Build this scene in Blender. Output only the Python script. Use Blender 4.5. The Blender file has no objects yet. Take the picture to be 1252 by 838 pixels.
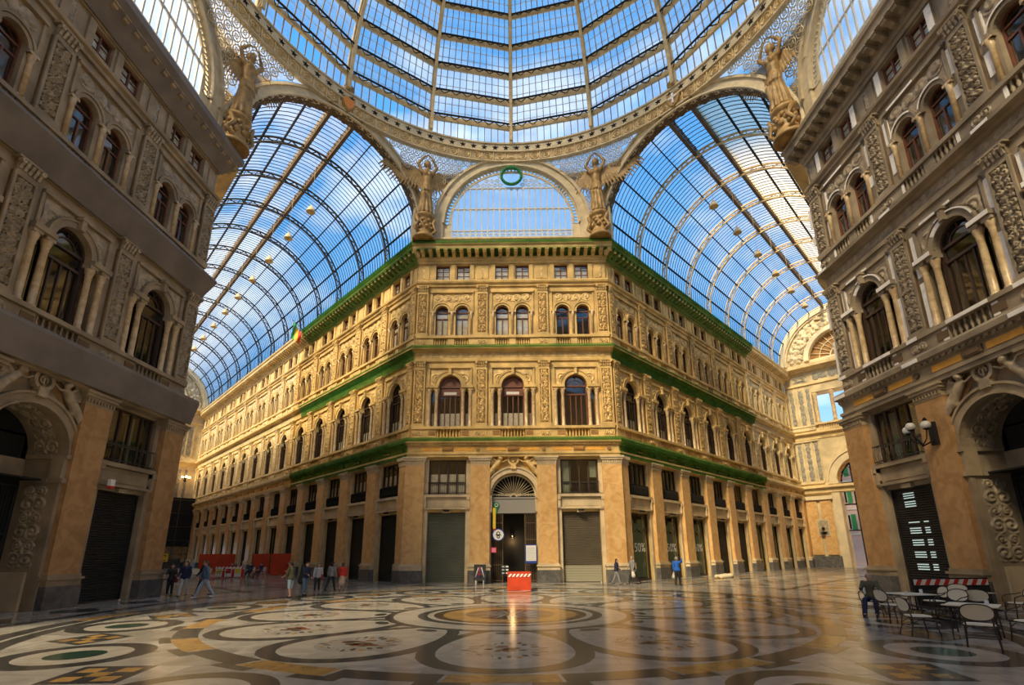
import bpy, math, random
from math import sin, cos, pi, tan, radians, sqrt, atan2
from mathutils import Vector, Matrix
random.seed(7)
SC = bpy.context.scene
COL = SC.collection
K = 0.70710678

# ------------------------------------------------------------------ camera
cam_d = bpy.data.cameras.new('camera'); cam = bpy.data.objects.new('camera', cam_d); COL.objects.link(cam)
cam_d.sensor_fit = 'HORIZONTAL'; cam_d.sensor_width = 36.0; cam_d.lens = 594.0156 / 1252 * 36
cam_d.shift_y = (522.4524 - 419) / 1252; cam_d.clip_end = 600; cam_d.clip_start = 0.1
yw, pt, rl = .0101, .2535, .0062
R_ = Vector((cos(yw), sin(yw), 0)); FH = Vector((-sin(yw), cos(yw), 0)); Z_ = Vector((0, 0, 1))
F_ = FH * cos(pt) + Z_ * sin(pt); U_ = -FH * sin(pt) + Z_ * cos(pt)
R2 = R_ * cos(rl) - U_ * sin(rl); U2 = R_ * sin(rl) + U_ * cos(rl)
cam.matrix_world = Matrix(((R2.x, U2.x, -F_.x, .2873), (R2.y, U2.y, -F_.y, 0), (R2.z, U2.z, -F_.z, 2.0767), (0, 0, 0, 1)))
SC.camera = cam

# ------------------------------------------------------------------ sky
W = bpy.data.worlds.new('sky'); SC.world = W; W.use_nodes = True
nt = W.node_tree; nt.nodes.clear()
def wn(t, **k):
    n = nt.nodes.new(t)
    for a, b in k.items(): setattr(n, a, b)
    return n
out = wn('ShaderNodeOutputWorld'); bg = wn('ShaderNodeBackground'); tc = wn('ShaderNodeTexCoord')
sep = wn('ShaderNodeSeparateXYZ'); nt.links.new(tc.outputs['Generated'], sep.inputs[0])
rmp = wn('ShaderNodeValToRGB'); nt.links.new(sep.outputs['Z'], rmp.inputs[0])
e = rmp.color_ramp.elements
e[0].position = 0.0; e[0].color = (.50, .70, .92, 1); e[1].position = .95; e[1].color = (.05, .26, .62, 1)
x = e.new(.35); x.color = (.15, .43, .82, 1)
noi = wn('ShaderNodeTexNoise'); noi.inputs['Scale'].default_value = 2.6; noi.inputs['Detail'].default_value = 6
mp = wn('ShaderNodeMapping'); mp.inputs['Scale'].default_value = (1, 1, 2.2); mp.inputs['Location'].default_value = (.3, .55, .1)
nt.links.new(tc.outputs['Generated'], mp.inputs[0]); nt.links.new(mp.outputs[0], noi.inputs['Vector'])
cr = wn('ShaderNodeValToRGB'); cr.color_ramp.elements[0].position = .50; cr.color_ramp.elements[1].position = .68
nt.links.new(noi.outputs['Fac'], cr.inputs[0])
mx = wn('ShaderNodeMixRGB'); nt.links.new(cr.outputs[0], mx.inputs[0]); nt.links.new(rmp.outputs[0], mx.inputs[1])
mx.inputs[2].default_value = (.95, .97, 1.0, 1)
nt.links.new(mx.outputs[0], bg.inputs[0]); bg.inputs[1].default_value = 1.4
nt.links.new(bg.outputs[0], out.inputs[0])

# ------------------------------------------------------------------ sun (hazy, from behind the camera on the left)
sd = bpy.data.lights.new('sun', 'SUN'); sun = bpy.data.objects.new('sun', sd); COL.objects.link(sun)
sd.energy = 11.0; sd.angle = radians(14); sd.color = (1.0, .76, .43)
sun.rotation_euler = Vector((-.50, -.80, .92)).to_track_quat('Z', 'Y').to_euler()
SC.view_settings.view_transform = 'Standard'; SC.view_settings.look = 'None'
SC.view_settings.exposure = 0.15; SC.view_settings.gamma = 1; SC.view_settings.use_curve_mapping = False

# ------------------------------------------------------------------ materials
MAT = {}
def mat(name, col, rough=.7, metal=0, var=0, vscale=1.0, bump=0, bscale=20, col2=None, spec=.5, emis=None, coat=0, wave=0, detail=5, lo=.35, hi=.65, rnd=0):
    m = bpy.data.materials.new(name); m.use_nodes = True; t = m.node_tree; b = t.nodes['Principled BSDF']
    b.inputs['Base Color'].default_value = (*col, 1); b.inputs['Roughness'].default_value = rough
    b.inputs['Metallic'].default_value = metal; b.inputs['Specular IOR Level'].default_value = spec
    if coat: b.inputs['Coat Weight'].default_value = coat; b.inputs['Coat Roughness'].default_value = .08
    g = t.nodes.new('ShaderNodeNewGeometry')
    src = None
    if var or col2:
        n = t.nodes.new('ShaderNodeTexNoise'); n.inputs['Scale'].default_value = vscale; n.inputs['Detail'].default_value = detail
        if wave: n.inputs['Distortion'].default_value = wave
        t.links.new(g.outputs['Position'], n.inputs['Vector'])
        r = t.nodes.new('ShaderNodeValToRGB'); r.color_ramp.elements[0].position = lo; r.color_ramp.elements[1].position = hi
        c2 = col2 or tuple(max(0, c * (1 - var)) for c in col); c1 = col if col2 else tuple(min(1, c * (1 + var * .6)) for c in col)
        r.color_ramp.elements[0].color = (*c2, 1); r.color_ramp.elements[1].color = (*c1, 1)
        t.links.new(n.outputs['Fac'], r.inputs[0]); src = r.outputs[0]
        if rnd:
            oi = t.nodes.new('ShaderNodeObjectInfo'); mr = t.nodes.new('ShaderNodeMapRange')
            mr.inputs['To Min'].default_value = 1 - rnd; mr.inputs['To Max'].default_value = 1 + rnd * .5
            t.links.new(oi.outputs['Random'], mr.inputs['Value'])
            mm = t.nodes.new('ShaderNodeVectorMath'); mm.operation = 'SCALE'
            t.links.new(src, mm.inputs[0]); t.links.new(mr.outputs[0], mm.inputs['Scale']); src = mm.outputs[0]
        t.links.new(src, b.inputs['Base Color'])
    if bump:
        n2 = t.nodes.new('ShaderNodeTexNoise'); n2.inputs['Scale'].default_value = bscale; n2.inputs['Detail'].default_value = 4
        t.links.new(g.outputs['Position'], n2.inputs['Vector'])
        bp = t.nodes.new('ShaderNodeBump'); bp.inputs['Strength'].default_value = bump; bp.inputs['Distance'].default_value = .02
        t.links.new(n2.outputs['Fac'], bp.inputs['Height']); t.links.new(bp.outputs[0], b.inputs['Normal'])
    if emis:
        b.inputs['Emission Color'].default_value = (*emis[0], 1); b.inputs['Emission Strength'].default_value = emis[1]
    MAT[name] = m; return m

mat('stone', (.64, .45, .175), .75, var=.28, vscale=.9, bump=.3)            # old ochre stucco of the facades
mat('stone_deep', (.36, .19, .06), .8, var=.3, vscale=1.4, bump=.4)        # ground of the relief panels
mat('stone_clean', (.78, .60, .31), .75, var=.15, vscale=.9, bump=.2)      # restored stretch
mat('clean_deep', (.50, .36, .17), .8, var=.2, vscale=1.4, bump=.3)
mat('stone_grey', (.36, .28, .18), .75, var=.3, vscale=.9, bump=.3)        # same stucco by the camera, its shade painted into the colour
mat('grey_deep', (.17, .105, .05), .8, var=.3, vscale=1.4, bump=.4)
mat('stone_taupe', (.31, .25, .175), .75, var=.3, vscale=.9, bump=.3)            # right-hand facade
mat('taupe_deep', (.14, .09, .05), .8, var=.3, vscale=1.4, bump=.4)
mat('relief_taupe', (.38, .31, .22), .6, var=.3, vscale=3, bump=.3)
mat('white_patch', (.88, .85, .82), .7, var=.12, vscale=3)
mat('relief', (.74, .52, .22), .6, var=.3, vscale=3, bump=.3)
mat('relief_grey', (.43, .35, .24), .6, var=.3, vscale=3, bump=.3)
mat('orange_marble', (.74, .48, .21), .32, col2=(.60, .34, .13), vscale=1.5, wave=1.3, detail=10, lo=.35, hi=.62)
mat('orange_dark', (.50, .30, .14), .35, col2=(.36, .20, .085), vscale=1.5, wave=1.3, detail=10, lo=.35, hi=.62)
mat('orange_plaster', (.70, .36, .06), .6, var=.15, vscale=2)
mat('plinth_marble', (.16, .15, .14), .35, col2=(.08, .08, .085), vscale=1.6, wave=1.5, detail=6)
mat('cream_stone', (.62, .50, .32), .6, var=.2, vscale=1.2)
mat('column_marble', (.70, .55, .32), .35, col2=(.50, .34, .18), vscale=2.5, wave=1)
mat('frame_red', (.16, .055, .03), .5, var=.2, vscale=4)
mat('frame_dark', (.06, .035, .025), .5)
mat('frame_grey', (.30, .29, .27), .5)
mat('shutter_green', (.15, .16, .125), .5, metal=.2, var=.15, vscale=1)
mat('shutter_brown', (.15, .125, .09), .5, metal=.2, var=.15, vscale=1)
mat('shutter_black', (.035, .033, .032), .5, metal=.2, var=.2, vscale=1)
mat('shutter_light', (.42, .40, .30), .5)
mat('iron_black', (.025, .025, .025), .5)
mat('iron_gold', (.66, .50, .26), .5, var=.2, vscale=2)
mat('iron_pale', (.62, .52, .34), .55, var=.15, vscale=2)
mat('iron_dark', (.028, .026, .024), .9, spec=.1)
mat('truss_dark', (.07, .065, .055), .8, spec=.2)
mat('bar_brown', (.30, .21, .11), .7, spec=.2)
mat('iron_brown', (.13, .085, .045), .75, var=.2, vscale=2)
mat('iron_white', (.62, .60, .55), .6)
mat('statue', (.36, .225, .08), .5, var=.35, vscale=2.5, bump=.3)
mat('curtain', (.85, .82, .70), .9, var=.15, vscale=5)
mat('curtain_green', (.35, .42, .33), .9)
mat('room_dark', (.012, .011, .010), .9)
mat('cover_grey', (.20, .175, .16), .6, var=.2, vscale=.8, bump=.2, bscale=3)
mat('mould_cream', (.75, .63, .42), .6, var=.1, vscale=1)
for nm, c in dict(white=(.8, .8, .78), black=(.02, .02, .02), red=(.55, .03, .015), yellow=(.75, .55, .04), blue=(.02, .06, .35), pink=(.85, .08, .2),
                  green=(.03, .25, .07), orange=(.8, .28, .06), flag_green=(.03, .35, .1), flag_red=(.65, .04, .03), skin=(.55, .32, .22), hair_dark=(.02, .014, .01),
                  hair_brown=(.12, .06, .03), hair_grey=(.35, .33, .3), navy=(.015, .02, .06), denim=(.10, .17, .27), grey_cloth=(.24, .24, .25), khaki=(.28, .25, .17),
                  bright_blue=(.015, .13, .6), burgundy=(.22, .02, .04), olive=(.10, .095, .05), pale_blue=(.40, .50, .62), bag_white=(.65, .62, .55), lips=(.45, .12, .1),
                  cream=(.70, .62, .44), rattan=(.85, .78, .60), bamboo=(.05, .028, .02), pave=(.3, .28, .26), pale_grey=(.5, .5, .5), beige_dress=(.6, .42, .3)).items():
    mat(nm, c, .7)
mat('relief_blue', (.30, .28, .24), .6, var=.3, vscale=3, bump=.3)
mat('end_stone', (.66, .54, .33), .75, var=.22, vscale=.8, bump=.2)
mat('panel_red', (.52, .05, .015), .45, var=.15, vscale=1.5)
mat('house_pink', (.72, .50, .40), .85, var=.1, vscale=.7)
mat('house_cream', (.75, .65, .50), .85, var=.1, vscale=.7)
mat('globe', (.62, .62, .58), .25)
mat('lamp_glow', (1, .8, .5), .5, emis=((1.0, .62, .25), 14))
mat('lantern_glow', (1, .8, .5), .5, emis=((1.0, .58, .2), 9))
mat('lit_window', (.8, .6, .2), .5, emis=((1.0, .62, .15), 1.2))
# polished floor marbles
FL = dict(rough=.17, spec=.55)
mat('m_white', (.44, .41, .36), col2=(.30, .275, .24), vscale=.9, wave=1.6, detail=8, bump=.04, bscale=1.5, rnd=.22, **FL)
mat('m_cream', (.46, .42, .36), col2=(.36, .32, .27), vscale=1.3, wave=1.4, detail=8, **FL)
mat('m_grey', (.075, .072, .068), col2=(.04, .04, .038), vscale=2, wave=1.5, detail=8, **FL)
mat('m_yellow', (.50, .30, .10), col2=(.34, .19, .06), vscale=2, wave=1.5, detail=8, rnd=.2, **FL)
mat('m_green', (.035, .075, .05), col2=(.02, .04, .03), vscale=3, wave=1.5, **FL)
mat('m_red', (.26, .075, .035), col2=(.15, .045, .02), vscale=3, wave=1.5, **FL)
mat('m_brown', (.10, .06, .035), col2=(.055, .035, .02), vscale=3, wave=1.5, **FL)

def glass(name, tint, dirt, dscale=1.2, gl=.06, dcol=(.85, .80, .68), lo=.3, hi=.75, dmin=.02):
    m = bpy.data.materials.new(name); m.use_nodes = True; t = m.node_tree; t.nodes.clear()
    o = t.nodes.new('ShaderNodeOutputMaterial'); tr = t.nodes.new('ShaderNodeBsdfTransparent'); tr.inputs[0].default_value = (*tint, 1)
    tl = t.nodes.new('ShaderNodeBsdfTranslucent'); tl.inputs[0].default_value = (*dcol, 1)
    gs = t.nodes.new('ShaderNodeBsdfGlossy'); gs.inputs['Roughness'].default_value = .05
    g = t.nodes.new('ShaderNodeNewGeometry'); n = t.nodes.new('ShaderNodeTexNoise'); n.inputs['Scale'].default_value = dscale; n.inputs['Detail'].default_value = 5
    t.links.new(g.outputs['Position'], n.inputs['Vector'])
    mr = t.nodes.new('ShaderNodeMapRange'); mr.inputs['From Min'].default_value = lo; mr.inputs['From Max'].default_value = hi
    mr.inputs['To Min'].default_value = dmin; mr.inputs['To Max'].default_value = dirt; t.links.new(n.outputs['Fac'], mr.inputs[0])
    a = t.nodes.new('ShaderNodeMixShader'); t.links.new(mr.outputs[0], a.inputs[0]); t.links.new(tr.outputs[0], a.inputs[1]); t.links.new(tl.outputs[0], a.inputs[2])
    b = t.nodes.new('ShaderNodeMixShader'); b.inputs[0].default_value = gl; t.links.new(a.outputs[0], b.inputs[1]); t.links.new(gs.outputs[0], b.inputs[2])
    t.links.new(b.outputs[0], o.inputs[0]); MAT[name] = m
glass('dome_glass', (.90, .94, 1), .34, .55, dmin=.06)
glass('vault_glass', (.85, .92, 1), .24, .3, dmin=.03)
glass('vault_glass_dusty_sunlit', (.9, .92, .95), .75, .12, dmin=.35, dcol=(.95, .80, .52))  # extra dust, plus sunlit cream painted into the tint of the outer panes
glass('lunette_glass', (.95, .97, 1), .6, .5, dmin=.35, dcol=(.90,.92,.96))
glass('window_glass', (.75, .75, .72), .03, 2, gl=.16, dmin=.0)
glass('shop_glass', (.6, .66, .6), .03, 2, gl=.10, dmin=.0)
glass('net_green', (.75, .95, .7), .70, 1.0, gl=0.0, dcol=(.03, .20, .05), dmin=.50)
glass('net_thin', (.85, .97, .8), .22, 1.0, gl=0.0, dcol=(.03, .20, .05), dmin=.10)
glass('net_mid', (.85, .97, .8), .55, 1.0, gl=0.0, dcol=(.03, .20, .05), dmin=.42)
for mm in ('net_green', 'net_thin', 'net_mid'):   # a net is opaque threads, seen lit from either side
    t = MAT[mm].node_tree; d = t.nodes.new('ShaderNodeBsdfDiffuse'); d.inputs[0].default_value = (.035, .19, .045, 1)
    tl = [n for n in t.nodes if n.type == 'BSDF_TRANSLUCENT'][0]
    ad = t.nodes.new('ShaderNodeMixShader'); ad.inputs[0].default_value = .6
    for l in list(t.links):
        if l.from_node == tl: s = l.to_socket; t.links.remove(l); t.links.new(tl.outputs[0], ad.inputs[1]); t.links.new(d.outputs[0], ad.inputs[2]); t.links.new(ad.outputs[0], s)

# ------------------------------------------------------------------ mesh helpers
class MB:
    """collects faces; facade helpers take s (along the wall), d (out of the wall), z"""
    def __init__(s): s.v = []; s.f = []; s.m = []; s.sm = []
    def add(s, vs, fs, m=0, sm=False):
        o = len(s.v); s.v += [tuple(p) for p in vs]
        for f in fs: s.f.append([i + o for i in f]); s.m.append(m); s.sm.append(sm)
    def bx(s, x0, x1, y0, y1, z0, z1, m=0):
        s.add([(x0, y0, z0), (x1, y0, z0), (x1, y1, z0), (x0, y1, z0), (x0, y0, z1), (x1, y0, z1), (x1, y1, z1), (x0, y1, z1)],
              [(0, 3, 2, 1), (4, 5, 6, 7), (0, 1, 5, 4), (1, 2, 6, 5), (2, 3, 7, 6), (3, 0, 4, 7)], m)
    def box(s, s0, s1, d0, d1, z0, z1, m=0): s.bx(s0, s1, -d1, -d0, z0, z1, m)
    def ext(s, prof, x0, x1, m0=0, m1=0, m=0, cap=True, closed=True):
        """profile [(d, z)] run along the wall; ends mitred by m0*d, m1*d"""
        n = len(prof)
        vs = [(x0 - m0 * d, -d, z) for d, z in prof] + [(x1 + m1 * d, -d, z) for d, z in prof]
        fs = [(i, (i + 1) % n, n + (i + 1) % n, n + i) for i in range(n if closed else n - 1)]
        if cap and closed: fs += [tuple(range(n))[::-1], tuple(range(n, 2 * n))]
        s.add(vs, fs, m)
    def arch_ring(s, c, cz, r0, r1, d0, d1, n=14, a0=0, a1=pi, m=0):
        vs = []
        for i in range(n + 1):
            a = a0 + (a1 - a0) * i / n
            for r, d in ((r0, d0), (r1, d0), (r1, d1), (r0, d1)): vs.append((c + r * cos(a), -d, cz + r * sin(a)))
        fs = []
        for i in range(n):
            for j in range(4): fs.append((4 * i + j, 4 * i + (j + 1) % 4, 4 * i + 4 + (j + 1) % 4, 4 * i + 4 + j))
        fs += [(0, 1, 2, 3), (4 * n, 4 * n + 3, 4 * n + 2, 4 * n + 1)]
        s.add(vs, fs, m)
    def arch_fill(s, c, r, zs, zt, sL, sR, d0, d1, n=14, m=0):
        """wall piece sL..sR, zs..zt with a half round opening; d1 = front face, d0 = back of the reveal"""
        P = [(c + r * cos(pi * i / n), zs + r * sin(pi * i / n)) for i in range(n + 1)]
        for i in range(n):
            (xa, za), (xb, zb) = P[i], P[i + 1]
            s.add([(xb, -d1, zb), (xa, -d1, za), (xa, -d1, zt), (xb, -d1, zt)], [(0, 1, 2, 3)], m)
            s.add([(xb, -d1, zb), (xa, -d1, za), (xa, -d0, za), (xb, -d0, zb)], [(3, 2, 1, 0)], m)
        if sL < c - r: s.box(sL, c - r, d0, d1, zs, zt, m)
        if sR > c + r: s.box(c + r, sR, d0, d1, zs, zt, m)
    def half_disc(s, c, cz, r, d, n=14, m=0):
        vs = [(c + r * cos(pi * i / n), -d, cz + r * sin(pi * i / n)) for i in range(n + 1)]
        s.add(vs, [tuple(range(n + 1))[::-1]], m)
    def lathe(s, prof, n=10, c=(0, 0, 0), m=0, sm=True):
        vs = []
        for r, z in prof:
            for j in range(n): a = 2 * pi * j / n; vs.append((c[0] + r * cos(a), c[1] + r * sin(a), c[2] + z))
        fs = [(i * n + j, i * n + (j + 1) % n, (i + 1) * n + (j + 1) % n, (i + 1) * n + j) for i in range(len(prof) - 1) for j in range(n)]
        s.add(vs, fs, m, sm)
        k = len(s.v) - len(vs)
        s.f.append([k + j for j in range(n)][::-1]); s.m.append(m); s.sm.append(False)
        s.f.append([k + (len(prof) - 1) * n + j for j in range(n)]); s.m.append(m); s.sm.append(False)
    def tube(s, pts, r, n=6, m=0, closed=False, sm=True):
        pts = [Vector(p) for p in pts]; N = len(pts); vs = []; up = None
        rr = r if isinstance(r, (list, tuple)) else [r] * N
        for i, p in enumerate(pts):
            t = (pts[(i + 1) % N] - pts[i - 1]) if closed else (pts[min(i + 1, N - 1)] - pts[max(i - 1, 0)])
            t.normalize()
            if up is None: up = t.orthogonal().normalized()
            a = up - t * up.dot(t); a = a.normalized() if a.length > 1e-6 else t.orthogonal().normalized(); up = a; b = t.cross(a)
            for j in range(n): q = 2 * pi * j / n; vs.append(p + (a * cos(q) + b * sin(q)) * rr[i])
        fs = [(i * n + j, i * n + (j + 1) % n, ((i + 1) % N) * n + (j + 1) % n, ((i + 1) % N) * n + j) for i in range(N if closed else N - 1) for j in range(n)]
        if not closed: fs += [tuple(range(n))[::-1], tuple(range((N - 1) * n, N * n))]
        s.add(vs, fs, m, sm)
    def beam(s, pts, ups, w, h, m=0, closed=False):
        """rectangular bar along pts; ups = direction of its height"""
        pts = [Vector(p) for p in pts]; N = len(pts); vs = []
        if isinstance(ups, (tuple, Vector)): ups = [ups] * N
        for i, p in enumerate(pts):
            t = (pts[(i + 1) % N] - pts[i - 1]) if closed else (pts[min(i + 1, N - 1)] - pts[max(i - 1, 0)])
            t.normalize(); u = Vector(ups[i]); u = (u - t * u.dot(t)).normalized(); b = t.cross(u)
            for x, y in ((-1, -1), (1, -1), (1, 1), (-1, 1)): vs.append(p + b * (x * w / 2) + u * (y * h / 2))
        fs = [(i * 4 + j, i * 4 + (j + 1) % 4, ((i + 1) % N) * 4 + (j + 1) % 4, ((i + 1) % N) * 4 + j) for i in range(N if closed else N - 1) for j in range(4)]
        if not closed: fs += [(3, 2, 1, 0), ((N - 1) * 4, (N - 1) * 4 + 1, (N - 1) * 4 + 2, (N - 1) * 4 + 3)]
        s.add(vs, fs, m)
    def poly(s, pts, z0, z1, m=0):
        n = len(pts)
        s.add([(x, y, z0) for x, y in pts] + [(x, y, z1) for x, y in pts], [tuple(range(n, 2 * n))] + [(i, (i + 1) % n, n + (i + 1) % n, n + i) for i in range(n)], m)
    def sphere(s, c, r, n=8, k=5, m=0, sc=(1, 1, 1)):
        s.lathe([(max(r * sin(pi * i / k), r * .02) * sc[0], -r * cos(pi * i / k) * sc[2]) for i in range(k + 1)], n, c, m)
    def mesh(s, name, mats):
        me = bpy.data.meshes.new(name); me.from_pydata(s.v, [], s.f)
        for q in mats: me.materials.append(MAT[q])
        me.polygons.foreach_set('material_index', s.m); me.polygons.foreach_set('use_smooth', s.sm); me.update()
        return me
    def xf(s, M):
        s.v = [tuple(M @ Vector(p)) for p in s.v]; return s

def ob(name, me, parent=None, loc=None, rz=0, label=None, cat=None, group=None, kind=None):
    o = bpy.data.objects.new(name, me); COL.objects.link(o)
    if parent: o.parent = parent
    if loc is not None: o.location = loc
    if rz: o.rotation_euler = (0, 0, rz)
    return tag(o, label, cat, group, kind)
def tag(o, label=None, cat=None, group=None, kind=None):
    if label: o['label'] = label
    if cat: o['category'] = cat
    if group: o['group'] = group
    if kind: o['kind'] = kind
    return o
CACHE = {}
def proto(key, fn, mats):
    if key not in CACHE:
        mb = MB(); fn(mb); CACHE[key] = mb.mesh(key if isinstance(key, str) else str(key[0]), mats)
    return CACHE[key]
def copy_tree(o, parent=None):
    c = o.copy(); COL.objects.link(c); c.parent = parent
    for ch in o.children: copy_tree(ch, c)
    return c
DG = None
def blob(name, caps, voxel, matname, smooth=3, extra=None):
    """capsules (p0, p1, r0, r1) fused into one continuous surface"""
    mb = MB()
    for c in caps:
        p0, p1, r0, r1 = Vector(c[0]), Vector(c[1]), c[2], c[3]
        ax = p1 - p0; L = ax.length
        if L < 1e-4: ax = Vector((0, 0, 1)); L = 1e-4
        q = Vector((0, 0, 1)).rotation_difference(ax.normalized()).to_matrix()
        flat = c[4] if len(c) > 4 else 1.0
        vs = []; n = 10
        prof = [(r0 * sin(a), -r0 * cos(a)) for a in (.15, .6, 1.1, pi / 2)] + [(r1 * sin(a), L - r1 * cos(a)) for a in (pi / 2, 2.04, 2.54, 2.99)]
        for r, z in prof:
            for j in range(n):
                a = 2 * pi * j / n; v = q @ Vector((r * cos(a), r * sin(a), z)); v.y *= flat; vs.append(p0 + v)
        fs = [(i * n + j, i * n + (j + 1) % n, (i + 1) * n + (j + 1) % n, (i + 1) * n + j) for i in range(len(prof) - 1) for j in range(n)]
        fs += [tuple(range(n))[::-1], tuple(range((len(prof) - 1) * n, len(prof) * n))]
        mb.add(vs, fs, 0, True)
    if extra: mb.add(*extra)
    me = mb.mesh(name, [matname]); o = bpy.data.objects.new('tmp', me); COL.objects.link(o)
    r = o.modifiers.new('r', 'REMESH'); r.mode = 'VOXEL'; r.voxel_size = voxel; r.use_smooth_shade = True
    if smooth:
        sm = o.modifiers.new('s', 'SMOOTH'); sm.factor = .5; sm.iterations = smooth
    dg = bpy.context.evaluated_depsgraph_get(); dg.update()
    res = bpy.data.meshes.new_from_object(o.evaluated_get(dg)); res.name = name
    bpy.data.objects.remove(o); bpy.data.meshes.remove(me)
    if not res.materials: res.materials.append(MAT[matname])
    return res

def relief(mb, s0, s1, z0, z1, d, h, nx, nz, seed=0, style='pilaster', m=0, edge=True, cut=.2):
    """carved ornament as a height field: mirrored scrolls round a central stem"""
    w = s1 - s0; H = z1 - z0; cx = (s0 + s1) / 2
    rnd = random.Random(seed); u0 = w * .95
    cells = []
    if style == 'pilaster':
        k = max(1, round(H / u0)); ch = H / k
        for i in range(k): cells.append((w * .24, z0 + ch * (i + .3), ch * .34, rnd.choice((-1, 1)))); cells.append((w * .22, z0 + ch * (i + .8), ch * .22, -1))
    else:
        k = max(1, round(w / 2 / (H * .95))); cw = w / 2 / k
        for i in range(k): cells.append((cw * (i + .45), z0 + H * (.55 if i % 2 else .45), min(H * .5, cw * .62), 1 if i % 2 else -1))
    vs = []; hs = []
    for j in range(nz + 1):
        z = z0 + H * j / nz
        for i in range(nx + 1):
            x = s0 + w * i / nx; ax = abs(x - cx); q = 0
            for (qx, qz, R, sg) in cells:
                r = sqrt((ax - qx) ** 2 + (z - qz) ** 2)
                if r < R * 1.15:
                    th = atan2(z - qz, (ax - qx) * sg)
                    q = max(q, (.5 + .5 * cos(2 * pi * r / (R * .52) - th)) * (1 - (r / (R * 1.15)) ** 3) + (.35 if r < R * .18 else 0))
            if style == 'pilaster': q = max(q, (1 - ax / (w * .07)) * (.6 + .4 * sin(z * 9))) if ax < w * .07 else q
            q += .09 * sin(37 * x + 11 * z) * sin(29 * z - 7 * x)
            if edge and (i in (0, nx) or j in (0, nz)): q = 0
            hs.append(q)
            vs.append((x, -(d + h * max(0, q)), z))
    fs = [(j * (nx + 1) + i, j * (nx + 1) + i + 1, (j + 1) * (nx + 1) + i + 1, (j + 1) * (nx + 1) + i) for j in range(nz) for i in range(nx)]
    if cut: fs = [f for f in fs if sum(hs[k] for k in f) > cut * 4]
    mb.add(vs, fs, m, True)
# ------------------------------------------------------------------ the facades
T225 = tan(pi / 8)
HW = 2.475
SETS = dict(old=('stone', 'stone_deep', 'relief', 'orange_marble', 'cream_stone'), clean=('stone_clean', 'clean_deep', 'mould_cream', 'orange_marble', 'mould_cream'),
            grey=('stone_grey', 'grey_deep', 'relief_grey', 'orange_dark', 'stone_grey'),  # darker copies of the old kit, with shade painted in
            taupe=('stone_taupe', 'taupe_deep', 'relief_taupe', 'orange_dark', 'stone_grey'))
BM = lambda k: [SETS[k][0], SETS[k][1], 'room_dark', SETS[k][4], 'orange_plaster', 'plinth_marble']

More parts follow.
